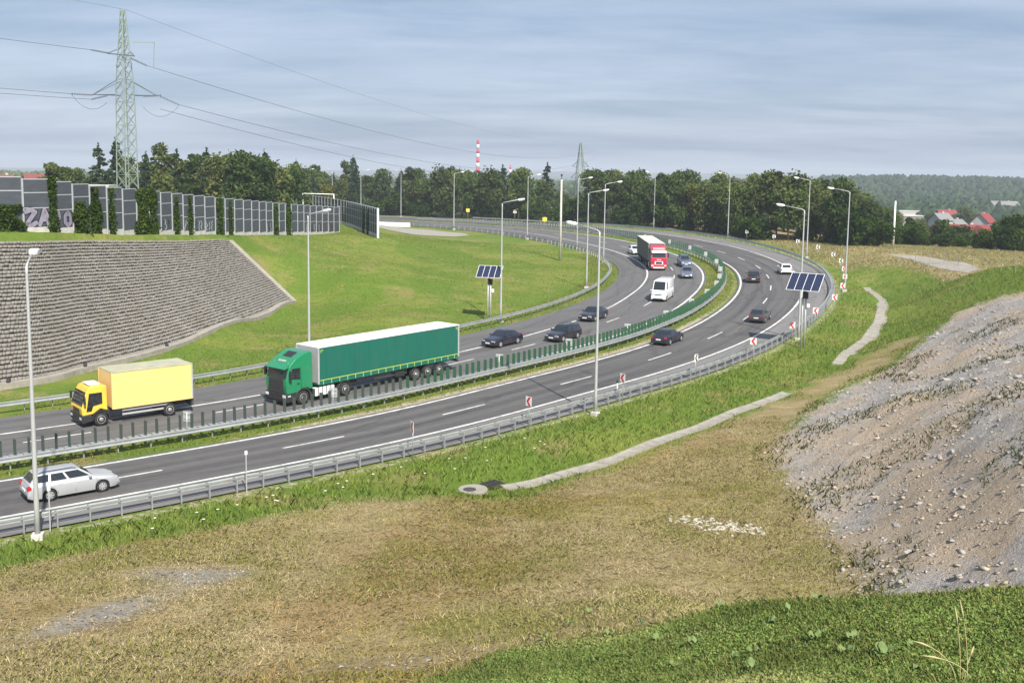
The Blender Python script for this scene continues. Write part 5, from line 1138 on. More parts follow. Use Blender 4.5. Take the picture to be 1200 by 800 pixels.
def trunk_mesh(seed, h, cen, r0):
    g = MB(); rnd = random.Random(seed); pts = [(rnd.uniform(-.15, .15)*i, rnd.uniform(-.15, .15)*i, z) for i, z in enumerate(np.linspace(-.4, h*.8, 5))]
    g.tube(pts, [r0, r0*.8, r0*.6, r0*.38, r0*.12], 7)
    for c in cen[:7]: g.tube([pts[1+int(c[2] > h*.45)], ((pts[2][0]+c[0])/2, (pts[2][1]+c[1])/2, c[2]*.8), c[:3]], [r0*.4, r0*.25, r0*.08], 5)
    return g.mesh('trunk', M['bark'], True)
def crown_conifer(seed, n, h, w, leaf=.40):
    r = np.random.default_rng(seed); tiers = int(h/1.0); P = []; tn = []
    for k in range(tiers):
        z = h*.08+(h*.92)*k/tiers; rad = w/2*(1-(k/tiers))**.62*r.uniform(.8, 1.15)+.15; nb_ = max(4, int(8*(1-k/tiers))+3)
        for b in range(nb_):
            a = r.uniform(0, 2*math.pi); L_ = rad*r.uniform(.75, 1.1); m_ = max(4, int(n/tiers/nb_*(1.6-1.2*k/tiers)))
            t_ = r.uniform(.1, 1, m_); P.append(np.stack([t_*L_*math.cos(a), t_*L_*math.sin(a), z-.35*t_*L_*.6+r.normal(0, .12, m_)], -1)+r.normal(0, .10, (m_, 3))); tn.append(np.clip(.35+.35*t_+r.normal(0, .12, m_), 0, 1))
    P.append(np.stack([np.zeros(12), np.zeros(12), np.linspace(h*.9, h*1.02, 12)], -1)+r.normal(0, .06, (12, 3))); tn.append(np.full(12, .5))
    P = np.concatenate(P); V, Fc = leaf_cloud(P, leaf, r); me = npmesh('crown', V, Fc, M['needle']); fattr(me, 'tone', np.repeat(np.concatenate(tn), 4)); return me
PROTO = {}
for k, (sd_, n, h, w, lb, mt) in {'oak1': (1, 3600, 14, 10, 20, 'leaf_a'), 'oak2': (2, 3400, 15, 9, 18, 'leaf_a'), 'oak3': (3, 3200, 13, 10, 22, 'leaf_b'), 'oak4': (4, 3200, 15, 7.5, 16, 'leaf_b'), 'tall1': (5, 2800, 17, 6.5, 15, 'leaf_a'), 'yel': (6, 2400, 11, 7, 14, 'leaf_c'), 'birch': (7, 2400, 16, 6, 16, 'leaf_b')}.items():
    me, cen = crown_broad(sd_, n, h, w, lb, .16, .40, mt); PROTO[k] = (me, trunk_mesh(sd_, h, cen, .26))
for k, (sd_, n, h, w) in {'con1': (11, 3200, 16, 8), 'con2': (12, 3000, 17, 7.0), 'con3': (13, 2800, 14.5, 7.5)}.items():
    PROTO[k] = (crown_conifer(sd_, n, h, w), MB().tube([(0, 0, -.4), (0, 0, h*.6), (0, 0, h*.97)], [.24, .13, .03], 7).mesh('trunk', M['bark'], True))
for k, (sd_, n, h, w, lb) in {'bush1': (21, 1500, 3.4, 4.2, 12), 'bush2': (22, 1500, 4.2, 3.8, 12), 'bush3': (23, 1300, 2.6, 4.6, 10)}.items():
    me, cen = crown_broad(sd_, n, h, w, lb, .02, .24, 'shrub'); PROTO[k] = (me, trunk_mesh(sd_, h, cen, .07))
def tree(kind, x, y, sc_, label, group, rz=None, sz=None, dz=0.):
    bush = kind.startswith('bush'); e = empty('shrub' if bush else ('conifer_tree' if kind.startswith('con') else 'broadleaf_tree'), (x, y, tz(x, y)-.15+dz), random.uniform(0, 6.28) if rz is None else rz, label, 'shrub' if bush else 'tree', group)
    e.scale = (sc_, sc_, sc_*(sz or random.uniform(.92, 1.08))); inst('crown', PROTO[kind][0], e); inst('trunk', PROTO[kind][1], e)
rt = random.Random(21)
# wood behind the far road (left and middle)
WB = ['oak1', 'oak2', 'oak3', 'oak4', 'tall1', 'birch', 'con1', 'oak1', 'oak2', 'con3', 'con2']
LBL = {'o': 'broadleaf tree', 't': 'slender broadleaf tree', 'b': 'loose light green tree', 'c': 'dark conifer', 'y': 'yellow green tree'}
LM = [(60, 'the lilac graffiti'), (158, 'the big pylon'), (250, 'the barrier middle'), (345, 'the long barrier end'), (420, 'the white barrier end post'), (470, 'the first far lamp'), (532, 'the field edge lamp'), (558, 'the striped chimney'), (596, 'the pale chimney'), (618, 'the sixth inner lamp'), (658, 'the bare concrete pole'), (690, 'the slim distant pylon'), (711, 'the inner rail tip lamp'), (764, 'the red lorry'), (805, 'the two blue grey cars'), (853, 'the dry bank lamp'), (900, 'the farthest chevrons'), (948, 'the overlapping lamps'), (990, 'the right slope lamp'), (1046, 'the bare white pole'), (1120, 'the broad red roof'), (1190, 'the right picture edge')]
USED = {}
def where(x, y, core, sc_=None):
    px = x/max(y, 1)*1200+600; q, nm_ = min(LM, key=lambda a: abs(a[0]-px)); d = px-q
    rel = 'straight behind' if abs(d) < 7 else ('just right of' if d > 0 and d < 18 else 'just left of' if d < 0 and d > -18 else 'right of' if d > 0 else 'left of')
    lb = core+', '+rel+' '+nm_; k = USED.get(lb, 0); USED[lb] = k+1
    return lb if k == 0 else lb.replace(core, ['smaller ', 'taller ', 'hidden ', 'rear ', 'leaning '][min(k-1, 4)]+core)
def wood(points, place_, group, kinds, smin, smax):
    for (x, y, row) in points:
        k = rt.choice(kinds); q_ = rt.uniform(smin, smax); tree(k, x, y, q_, where(x, y, LBL[k[0]]+' '+place_[min(row, len(place_)-1)]), group)
pts = []
for row, o0 in enumerate((-21, -30, -40, -52)):
    for s_ in np.arange(336+row*3, 470, 7.2+row*.9):
        p = road_pt(s_+rt.uniform(-2, 2), o0+rt.uniform(-3, 3)); pts.append((float(p[0]), float(p[1]), min(row, 1)))
wood(pts, ['edging the far wood', 'inside the far wood'], 'trees of the left wood', WB, .78, 1.08)
pts = []
for row, o0 in enumerate((-24, -32, -41, -52, -64)):
    for s_ in np.arange(226+row*4, 322, 6.4+row*.9):
        p = road_pt(s_+rt.uniform(-2, 2), o0+rt.uniform(-2.5, 2.5)-(8 if s_ < 250 else 0)*(1 if row < 2 else .6)); pts.append((float(p[0]), float(p[1]), min(row, 1)))
pts2 = [p for p in pts if (p[0]/p[1])*1200+600 < 985]
wood(pts2, ['edging the right wood', 'inside the right wood'], 'trees of the right wood', ['oak1', 'oak2', 'oak3', 'oak3', 'oak4', 'oak1', 'yel'], .76, 1.0)
for i, s_ in enumerate(np.arange(228, 345, 4.4)):
    p = road_pt(s_, -20.5-rt.uniform(0, 3)-(9 if s_ < 252 else 0)); tree(rt.choice(['bush1', 'bush2', 'bush3']), float(p[0]), float(p[1]), rt.uniform(1.0, 1.9), where(float(p[0]), float(p[1]), 'shrub below the right wood'), 'shrubs under the right wood')
for i, s_ in enumerate(np.arange(345, 440, 4.6)):
    p = road_pt(s_, -17.5-rt.uniform(0, 3)); tree(rt.choice(['bush1', 'bush2', 'bush3']), float(p[0]), float(p[1]), rt.uniform(1.0, 1.8), where(float(p[0]), float(p[1]), 'shrub below the far wood'), 'shrubs under the left wood')
# trees behind the noise barrier
def beh(px, Z, kind, sc_, label):
    tree(kind, (px-600)/1200*Z, Z, sc_, label, 'trees behind the noise barrier')
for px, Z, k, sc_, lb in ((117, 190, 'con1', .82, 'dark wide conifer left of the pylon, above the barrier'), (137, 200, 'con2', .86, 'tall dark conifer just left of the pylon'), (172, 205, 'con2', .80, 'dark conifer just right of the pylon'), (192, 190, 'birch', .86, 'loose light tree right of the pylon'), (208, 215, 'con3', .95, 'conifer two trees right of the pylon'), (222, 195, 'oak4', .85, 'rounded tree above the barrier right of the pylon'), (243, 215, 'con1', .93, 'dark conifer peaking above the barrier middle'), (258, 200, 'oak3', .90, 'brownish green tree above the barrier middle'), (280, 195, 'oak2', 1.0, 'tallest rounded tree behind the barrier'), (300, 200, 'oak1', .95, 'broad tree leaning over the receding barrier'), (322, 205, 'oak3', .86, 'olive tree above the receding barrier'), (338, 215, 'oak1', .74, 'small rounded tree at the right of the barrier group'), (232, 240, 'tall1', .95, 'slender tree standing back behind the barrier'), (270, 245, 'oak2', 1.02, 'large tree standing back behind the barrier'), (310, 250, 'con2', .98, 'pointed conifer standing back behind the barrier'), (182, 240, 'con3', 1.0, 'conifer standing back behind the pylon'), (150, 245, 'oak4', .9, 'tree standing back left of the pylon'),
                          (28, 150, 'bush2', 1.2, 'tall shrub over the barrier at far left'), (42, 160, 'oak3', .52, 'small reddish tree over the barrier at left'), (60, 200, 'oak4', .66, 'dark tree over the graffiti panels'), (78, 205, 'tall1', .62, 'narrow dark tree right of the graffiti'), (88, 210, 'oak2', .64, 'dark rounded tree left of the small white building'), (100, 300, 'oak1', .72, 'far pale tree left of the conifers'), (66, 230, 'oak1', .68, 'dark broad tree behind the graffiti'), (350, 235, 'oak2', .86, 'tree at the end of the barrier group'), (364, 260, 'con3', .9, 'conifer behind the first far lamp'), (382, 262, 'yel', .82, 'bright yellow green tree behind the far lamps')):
    beh(px, Z, k, sc_, lb)
# middle strip beyond the bend
for i in range(26):
    px = 565+i*7+rt.uniform(-3, 3); Z = rt.uniform(330, 430); k = rt.choice(['oak1', 'oak2', 'oak3', 'oak4', 'con1', 'birch'])
    tree(k, (px-600)/1200*Z, Z, rt.uniform(.62, .85) if px < 640 else rt.uniform(.46, .66), where((px-600)/1200*Z, Z, LBL[k[0]]+' beyond the bend'), 'trees beyond the bend')
# hedge and trees towards the houses on the right
for i in range(20):
    px = 1012+i*11+rt.uniform(-3, 3); Z = 206-(px-1012)*.13+rt.uniform(-5, 5)
    tree(rt.choice(['bush1', 'bush3', 'bush1']), (px-600)/1200*Z, Z, rt.uniform(.7, 1.0)*(1.25 if px > 1150 or px < 1075 else .85), where((px-600)/1200*Z, Z, 'hedge shrub behind the dry crest'), 'hedge behind the dry crest')
for i, (px, Z, k, sc_) in enumerate([(1000, 240, 'oak3', .82), (1016, 236, 'oak1', .70), (1010, 262, 'oak2', .84), (1034, 240, 'oak1', .58), (1048, 232, 'oak2', .46), (1064, 240, 'oak4', .46), (1030, 300, 'oak1', .74), (1078, 250, 'oak2', .45), (1088, 300, 'oak2', .52), (1124, 470, 'con3', 1.1), (1130, 455, 'oak2', 1.05), (1119, 480, 'oak1', .98), (1136, 460, 'con1', .85), (1094, 345, 'birch', .50), (1168, 250, 'oak4', .50), (1180, 262, 'oak1', .62), (1194, 250, 'oak2', .62), (1210, 240, 'oak3', .62), (1176, 380, 'oak2', .75), (1192, 360, 'oak1', .80), (1164, 330, 'oak3', .50), (1142, 330, 'oak1', .42), (1190, 190, 'bush1', 1.6), (1204, 186, 'bush2', 1.6), (1176, 195, 'bush1', 1.3), (1066, 205, 'bush2', 1.2), (1075, 420, 'oak1', .62), (1046, 350, 'oak3', .62), (1084, 420, 'oak2', .75), (1078, 212, 'con3', .30), (1200, 420, 'oak2', .9), (1184, 460, 'oak4', .9), (1142, 520, 'oak1', .75), (1090, 540, 'oak2', .8), (1098, 262, 'bush2', 1.5), (1108, 270, 'oak3', .36), (1134, 280, 'bush1', 1.5), (1140, 285, 'birch', .40), (1162, 400, 'oak1', .6), (1112, 480, 'oak3', .6), (1060, 560, 'oak1', .8), (1038, 560, 'oak2', .8), (1046, 420, 'oak4', .6), (1156, 500, 'oak1', .8), (1092, 500, 'con3', .7), (1102, 250, 'bush1', 1.9), (1116, 255, 'bush2', 1.5), (1128, 250, 'bush1', 1.7), (1145, 262, 'oak1', .34), (1156, 270, 'oak2', .42), (1086, 262, 'oak4', .42), (1134, 345, 'oak3', .5), (1110, 350, 'oak2', .46), (1150, 352, 'oak1', .46), (1120, 340, 'birch', .42)]):
    tree(k, (px-600)/1200*Z, Z, sc_, where((px-600)/1200*Z, Z, (LBL[k[0]] if k[0] != 'b' or k == 'birch' else 'large shrub')+' near the houses'), 'trees among the houses')

# far woods: one mass of crowns on the ridge and the plain
def far_wood(name, xs, ys, hs, ws, label, mt, seed):
    r = np.random.default_rng(seed); n = len(xs); z0 = terr(xs, ys)
    k = 10; V = []; ang = np.linspace(0, 2*math.pi, 6, endpoint=False)
    rings = [(.0, .25), (.55, .55), (1.0, .62), (.75, .85), (.25, 1.0)]
    allv = []
    for (rr_, zz) in rings:
        jr = r.uniform(.7, 1.25, (n, 6)); jz = r.uniform(-.07, .07, (n, 6))
        allv.append(np.stack([xs[:, None]+ws[:, None]*.5*rr_*np.cos(ang)*jr, ys[:, None]+ws[:, None]*.5*rr_*np.sin(ang)*jr, z0[:, None]+hs[:, None]*(zz+jz)], -1))
    A_ = np.stack(allv, 1).reshape(n, -1, 3); m_ = A_.shape[1]; base = (np.arange(n)*m_)[:, None]; q = []
    for i in range(len(rings)-1):
        for j in range(6): q.append((i*6+j, i*6+(j+1) % 6, (i+1)*6+(j+1) % 6, (i+1)*6+j))
    Fc = np.concatenate([base+np.array([f]) for f in q]); me = npmesh(name, A_.reshape(-1, 3), Fc, M[mt]); fattr(me, 'tone', np.repeat(np.clip(r.normal(.4, .25, n), 0, 1), m_))
    return tag(link_mesh(name, me), label, kind='stuff')
r = np.random.default_rng(77)
n = 3800; Y_ = r.uniform(620, 1500, n); X_ = Y_*(r.uniform(960, 1330, n)-600)/1200
far_wood('distant_forest', X_, Y_, r.uniform(9, 15, n), r.uniform(6, 10, n), 'far wooded ridge behind the houses on the right', 'needle', 1)
n = 2600; Y_ = r.uniform(500, 2600, n); X_ = Y_*(r.uniform(330, 960, n)-600)/1200
far_wood('distant_forest', X_, Y_, r.uniform(8, 14, n), r.uniform(7, 12, n), 'far woods beyond the bend fading into the haze', 'leaf_a', 2)
n = 1500; Y_ = r.uniform(420, 1500, n); X_ = Y_*(r.uniform(-120, 330, n)-600)/1200
far_wood('distant_forest', X_, Y_, r.uniform(8, 13, n), r.uniform(7, 11, n), 'far woods on the left beyond the noise barrier', 'leaf_a', 3)

# ------------------------------------------------------------------ houses and chimneys
M['roof_red'] = mat('red_tiles', (.21, .035, .032), .7, var=.15, scale=3); M['roof_dark'] = mat('brown_tiles', (.20, .05, .05), .7, var=.15, scale=3); M['render_white'] = mat('white_render', (.46, .45, .42), .85, var=.05); M['render_grey'] = mat('grey_render', (.20, .195, .19), .85, var=.1); M['render_pink'] = mat('pink_render', (.55, .25, .20), .85)
def house(px, Z, w, d, hw_, hr, yaw, wallm, roofm, label, flat=False, name='house', dz=0.):
    x = (px-600)/1200*Z; z = tz(x, Z)+dz; r = empty(name, (x, Z, z), yaw, label, 'house')
    MB().box((0, 0, hw_/2-.5), (w, d, hw_+1)).build('wall', wallm, r)
    if flat: MB().box((0, 0, hw_+.15), (w+.5, d+.5, .3)).build('roof', M['concrete_pale'], r)
    else:
        e = .5; t_ = .18
        for sg in (-1, 1):
            A_ = [(-w/2-e, sg*(d/2+e), hw_-.25), (w/2+e, sg*(d/2+e), hw_-.25), (w/2+e, 0, hw_+hr), (-w/2-e, 0, hw_+hr)]
            MB().add([(*p[:2], p[2]+t_) for p in A_]+A_, [(0, 1, 2, 3), (7, 6, 5, 4), (0, 4, 5, 1), (1, 5, 6, 2), (2, 6, 7, 3), (3, 7, 4, 0)]).build('roof', roofm, r)
        g = MB()
        for sx in (-1, 1): g.add([(sx*w/2, -d/2, hw_-.1), (sx*w/2, d/2, hw_-.1), (sx*w/2, 0, hw_+hr)], [(0, 1, 2)])
        g.build('gable', wallm, r)
        ch = MB().box((w*.22, d*.12, hw_+hr*.9), (.8, .8, 1.8)).build('chimney', M['render_white'], r)
    for sg in (-1, 1):
        nw_ = max(2, int(w/3.2))
        for k in range(nw_):
            for fl in range(max(1, int(hw_/2.9))):
                q = MB().box((-w/2+(k+.5)*w/nw_, sg*(d/2+.02), 1.4+fl*2.9), (1.2, .1, 1.3)).build('window', M['white'], r); MB().box((-w/2+(k+.5)*w/nw_, sg*(d/2+.055), 1.4+fl*2.9), (1.0, .08, 1.1)).build('pane', M['glass'], q)
        q = MB().box((sg*(w/2+.02), 0, hw_*.55), (.1, 1.2, 1.3)).build('window', M['white'], r); MB().box((sg*(w/2+.055), 0, hw_*.55), (.08, 1.0, 1.1)).build('pane', M['glass'], q)
    return r
h1 = house(1124, 305, 15, 10, 4.4, 3.4, -.15, M['render_white'], M['roof_red'], 'nearest house with a broad bright red roof behind the hedge', dz=0.2)
MB().loft([[(x, y, z) for y, z in ((-9.2, 4.1), (-5.2, 7.3), (-1.2, 4.1))] for x in (-2.6, 0)], closed=True)
for sg, cx in ((-1, -4.2), (1, 4.2)):
    for s2 in (-1, 1):
        A_ = [(cx+s2*3.2, -7.4, 4.3), (cx, -7.4, 7.2), (cx, -.5, 7.6), (cx+s2*3.2, -2.5, 4.6)]
        MB().add([(x, y, z+.18) for x, y, z in A_]+A_, [(0, 1, 2, 3), (7, 6, 5, 4), (0, 4, 5, 1), (1, 5, 6, 2), (2, 6, 7, 3), (3, 7, 4, 0)]).build('dormer_roof', M['roof_red'], h1)
    MB().add([(cx-2.6, -6.8, -.5), (cx+2.6, -6.8, -.5), (cx+2.6, -6.8, 4.6), (cx, -6.8, 7.0), (cx-2.6, -6.8, 4.6), (cx-2.6, -4.5, -.5), (cx+2.6, -4.5, -.5), (cx+2.6, -4.5, 4.6), (cx, -4.5, 7.0), (cx-2.6, -4.5, 4.6)], [(0, 1, 2, 3, 4), (9, 8, 7, 6, 5), (0, 5, 6, 1), (1, 6, 7, 2), (4, 3, 8, 9), (3, 2, 7, 8), (0, 4, 9, 5)]).build('bay_wall', M['render_white'], h1)
house(1150, 430, 7.5, 7, 4.6, 3.6, .75, M['render_white'], M['roof_red'], 'white house with a steep red roof at right', dz=4.5)
house(1106, 520, 9, 8, 5.2, 4.0, .1, M['roof_dark'], M['roof_red'], 'distant brown house with a wide red roof', dz=6.5)
house(1057, 470, 15, 10, 8.0, 0, .1, M['render_grey'], None, 'flat grey block left of the red roofs', True, dz=3.0)
house(1052, 640, 26, 12, 7.0, 0, .05, M['render_white'], None, 'long pale apartment block behind the grey block', True, 'apartment_block', dz=4)
house(1118, 400, 6, 6, 4.5, 2.2, .5, M['render_grey'], M['render_grey'], 'grey shed roofed house between the red roofs', dz=2.0)
house(1100, 380, 6, 6, 5.5, 2.4, .4, M['render_white'], M['render_grey'], 'small pale house left of the dark tree', dz=2.5)
house(1172, 760, 20, 10, 6, 3, .1, M['render_white'], M['render_grey'], 'far row of pale houses under the ridge at right', dz=6)
house(97, 170, 9, 7, 5.6, 0, .2, M['render_white'], None, 'small white flat roofed building behind the barrier', True)
house(4, 330, 6, 6, 6.5, 2.5, .3, M['render_pink'], M['roof_dark'], 'pink house above the barrier at the left edge', dz=1.0)
house(48, 300, 8, 7, 7.5, 3.2, .6, M['render_white'], M['roof_dark'], 'cream gabled house above the graffiti panels')
house(707, 900, 26, 14, 8, 4, .3, M['render_white'], M['render_grey'], 'distant pale building in the gap beyond the bend', dz=5)
house(565, 760, 22, 12, 12, 0, .1, M['render_white'], None, 'distant white hall beside the striped chimney', True, 'hall', dz=6)
def chimney(px, Z, ztop, rad, label, n):
    x = (px-600)/1200*Z; z0 = tz(x, Z); r = empty('chimney', (x, Z, z0), 0, label, 'chimney'); H_ = ztop-z0
    for k in range(n):
        a, b = k/n, (k+1)/n; MB().tube([(0, 0, H_*a), (0, 0, H_*b)], [rad*(1-.35*a), rad*(1-.35*b)], 14).build('chimney_band', M['red'] if (n-1-k) % 2 == 0 else M['white'], r, True)
chimney(558, 1300, 55, 2.5, 'tall red and white striped chimney above the wood', 11)
chimney(596, 1900, 27, 2.6, 'short pale distant chimney right of the striped one', 5)
# small yellow signs and fence posts
def small_sign(px, py, Z, z, label, mt):
    x = (px-600)/1200*Z; zz = tz(x, Z); r = empty('road_sign', (x, Z, zz), 0, label, 'road sign')
    MB().tube([(0, 0, -.2), (0, 0, 3.1)], .045, 8).build('post', M['steel'], r, True); MB().box((0, -.04, 2.6), (1.0, .03, .9), 0).build('plate', mt, r, bevel=.02)
small_sign(637, 258, 243, 3, 'small yellow sign by the far barrier', M['yellow_sign'])
small_sign(547, 250, 290, 3, 'tiny yellow sign far behind the road', M['yellow_sign'])
small_sign(602, 247, 285, 3, 'tiny pale sign in front of the far wood', M['concrete_pale'])
fp = MB().tube([(0, 0, -.3), (0, 0, 1.6)], .04, 6).mesh('post', M['concrete'])
fe = empty('wire_fence', label='low wire fence along the dry crest at right', cat='fence'); fpts = []
for px in np.linspace(1056, 1240, 12):
    x, Z = hit(px, 303+(px-1056)*.125); fpts.append((x, Z, tz(x, Z))); inst('post', fp, fe, fpts[-1])
for zz in (.8, 1.5): MB().tube([(x, y, z+zz) for x, y, z in fpts], .008, 4).build('fence_wire', M['steel'], fe)
# gravel track on the crest
tp_ = [hit(*q) for q in ((1044, 299), (1062, 301), (1082, 304), (1104, 308), (1124, 313), (1142, 318))]
c = resample(catmull(np.array(tp_, float), 20), 1.0); T_ = np.gradient(c, axis=0); T_ /= np.linalg.norm(T_, axis=1)[:, None]; N_ = np.stack([-T_[:, 1], T_[:, 0]], -1)
wd = 1.9*np.interp(np.linspace(0, 1, len(c)), [0, .25, .8, 1], [.35, 1, 1, .5])[:, None]
L_, R_ = c-N_*wd, c+N_*wd; cols = [L_*(1-f)+R_*f for f in np.linspace(0, 1, 5)]
V = np.stack([np.column_stack([q, ground_z(q[:, 0], q[:, 1])+.05]) for q in cols], 1).reshape(-1, 3); I = np.arange(len(c)*5).reshape(-1, 5)
Fc = np.stack([I[:-1, :-1], I[:-1, 1:], I[1:, 1:], I[1:, :-1]], -1).reshape(-1, 4)
tag(link_mesh('path', npmesh('path', V, Fc, mat('gravel_track', (.30, .27, .23), .95, var=.2, scale=.7, bump=.3), True)), 'pale gravel track on the crest at right', kind='structure')
# ------------------------------------------------------------------ grass, weeds and stones
M['blade'] = colmat('grass_blades', .25)
M['stone'] = mat('stone', (.34, .32, .30), .9, var=.3, scale=2.5, bump=.5, bscale=8)
M['stone_warm'] = mat('warm_stone', (.40, .33, .25), .9, var=.25, scale=2.5, bump=.5, bscale=8)
M['stone_pale'] = mat('pale_stone', (.46, .43, .37), .9, var=.15, scale=3, bump=.4, bscale=10)
def scatter(n, x0, x1, y0, y1, seed):
    r = np.random.default_rng(seed); return r.uniform(x0, x1, n), r.uniform(y0, y1, n), r
def blades(name, label, x, y, h, w, lean, c_lo, c_hi, r, tint=None, hue=None):
    n = len(x); z = ground_z(x, y); a = r.uniform(0, 2*math.pi, n); b = a+math.pi/2+r.normal(0, .4, n)
    h = h*r.uniform(.5, 1.35, n); w = w*r.uniform(.6, 1.4, n); L_ = lean*r.uniform(.3, 1.5, n)*h
    base = np.stack([x, y, z-.02], -1); dw = np.stack([np.cos(a)*w, np.sin(a)*w, 0*w], -1); dl = np.stack([np.cos(b)*L_, np.sin(b)*L_, h], -1)
    mid = base+dl*np.array([.35, .35, .62]); V = np.stack([base-dw, base+dw, mid+dw*.75, base+dl, mid-dw*.75], 1).reshape(-1, 3)
    Fc = np.arange(n*5).reshape(n, 5); k = np.clip(r.beta(2, 2, n) if tint is None else tint+r.normal(0, .18, n), 0, 1)[:, None]
    col = np.array(c_lo)*(1-k)+np.array(c_hi)*k; col *= r.uniform(.8, 1.2, (n, 1)); col = col if hue is None else col*hue; c5 = np.repeat(col, 5, 0)
    me = npmesh(name, V, Fc, M['blade']); cattr(me, 'tint', c5); return tag(link_mesh(name, me), label, kind='stuff')
def pick(x, y, keys=('rock', 'bank', 'dry', 'bare', 'dust')):
    e, i, off = corridor(x, y); z = zones(x, y, e, i, off); return z, e, i, off
def near_trough(x, y): return np.minimum(seg_dist(x, y, TROUGH1), seg_dist(x, y, TROUGH2)) < .55
# dry grass on the slope in front
def sstep(v, a, b): return sm((v-a)/(b-a))
x, y, r = scatter(620000, -34, 19, 18, 72, 1); z, e, i, off = pick(x, y); patch = .5+.5*vnoise(x*.55, y*.55, 31); fine = .5+.5*vnoise(x*2.3, y*1.6, 32); big = .5+.5*vnoise(x*.23, y*.33, 33); nz = vnoise(x*1.4, y*1.4, 38)
keep = (off < OUT_RAIL(i)-.9) & (r.uniform(0, 1, len(x)) < sstep(z['dry']+.30*nz, .25, .75)*(.45+.55*patch)*(1-.8*sstep(z['bare']+.35*nz, .2, .9))*(1-sstep(z['rock']+.25*nz, .35, .65))*(1-sstep(z['bank']+.3*nz, .35, .7))) & ~near_trough(x, y) & (np.hypot(x+2, y-54.9) > 1.2)
x, y = x[keep], y[keep]; tn = np.clip(-.05+.45*fine[keep]+.35*patch[keep]+.45*big[keep]-.1, 0, 1)
b1 = sstep(.5+.5*vnoise(x*.30, y*.42, 51)+.12*vnoise(x*1.7, y*1.7, 52), .45, .72)[:, None]; b2 = sstep(.5+.5*vnoise(x*.36, y*.30, 53)+.12*vnoise(x*1.5, y*1.5, 54), .50, .75)[:, None]; hue_ = (1-b1*(1-np.array([.78, .62, .46])))*(1-b2*(1-np.array([.88, .96, .62])))
blades('dry_grass', 'short dry straw coloured grass on the slope in the foreground', x, y, .07, .0085, 2.1, (.27, .215, .10), (.74, .62, .37), r, tn, hue_)
x, y, r = scatter(240000, -34, 19, 18, 72, 2); z, e, i, off = pick(x, y); patch = .5+.5*vnoise(x*.35, y*.5, 34); nz = vnoise(x*1.4, y*1.4, 38)
keep = (off < OUT_RAIL(i)-.9) & (z['dry'] > .2) & (z['rock'] < .5) & (z['bank'] < .6) & (r.uniform(0, 1, len(x)) < sstep(patch+.15*nz, .36, .66)) & (z['bare'] < .3) & ~near_trough(x, y)
blades('green_grass', 'olive green grass showing through the dry slope', x[keep], y[keep], .12, .012, 1.0, (.16, .175, .04), (.36, .35, .115), r)
# tufts of long bleached straw lying in streaks
x, y, r = scatter(60000, -34, 19, 20, 70, 14); z, e, i, off = pick(x, y); st = vnoise(x*.5, y*2.2, 39)
keep = (off < OUT_RAIL(i)-1.2) & (z['dry'] > .55) & (z['rock'] < .4) & (z['bank'] < .3) & (st > .22) & ~near_trough(x, y)
blades('straw_litter', 'long bleached straw lying in streaks on the dry slope', x[keep], y[keep], .09, .012, 3.6, (.42, .33, .18), (.66, .55, .33), r)
# lush verge between the guardrail and the channel
x, y, r = scatter(420000, -40, 60, 30, 150, 3); z, e, i, off = pick(x, y); patch = .5+.5*vnoise(x*.6, y*.6, 35); d_ = OUT_RAIL(i)-off
nz = vnoise(x*1.4, y*1.4, 38); keep = (d_ > .45+.9*r.uniform(0, 1, len(x))**2) & (d_ < 26) & (r.uniform(0, 1, len(x)) < 1-sstep(z['dry']+.30*nz, .22, .72)) & (z['rock'] < .5) & (i > 55) & (i < 215) & ~near_trough(x, y) & (r.uniform(0, 1, len(x)) < np.clip(1.2-(y-45)/110., .25, 1)) & (np.hypot(x+2, y-54.9) > 1.2)
keep &= (x*1200/np.maximum(y, 1)+600 < 1260) & (x*1200/np.maximum(y, 1)+600 > -80)
x, y, patch, d_ = x[keep], y[keep], patch[keep], d_[keep]
blades('verge_grass', 'tall fresh green grass on the verge beside the outer guardrail', x, y, .26, .016, .75, (.095, .155, .022), (.31, .36, .085), r, np.clip(.25+.5*patch+.2*np.exp(-(d_/2.0)), 0, 1))
# median and inner verge
x, y, r = scatter(260000, -34, 42, 40, 180, 4); z, e, i, off = pick(x, y)
keep = (((off > .95) & (off < FC_LEFT(i)-.55)) | ((off > FC_RAIL(i)-1.35) & (off < FC_RAIL(i)+3.0))) & (i > 55) & (i < 235)
blades('median_grass', 'rough grass on the median and under the inner guardrail', x[keep], y[keep], .15, .02, .8, (.09, .12, .022), (.30, .27, .085), r)
# mown field inside the bend
x, y, r = scatter(150000, -38, 14, 84, 200, 5); z, e, i, off = pick(x, y); patch = .5+.5*vnoise(x*.25, y*.25, 36)
keep = (off > FC_RAIL(i)+1.2) & ~inpoly(x, y, TPOLY) & (r.uniform(0, 1, len(x)) < .6)
x, y, patch = x[keep], y[keep], patch[keep]
blades('field_grass', 'mown yellow green grass of the field inside the bend', x, y, .11, .03, 1.0, (.11, .175, .024), (.28, .32, .065), r, patch)
# tall dry grass on the crest at right
x, y, r = scatter(140000, 40, 100, 112, 222, 6); z, e, i, off = pick(x, y)
keep = (z['dry'] > .4) & (off < OUT_RAIL(i)-1.5) & (seg_dist(x, y, c) > 1.7)
blades('dry_grass', 'tall pale dry grass on the crest at right', x[keep], y[keep], .24, .03, .9, (.20, .20, .07), (.56, .49, .26), r)
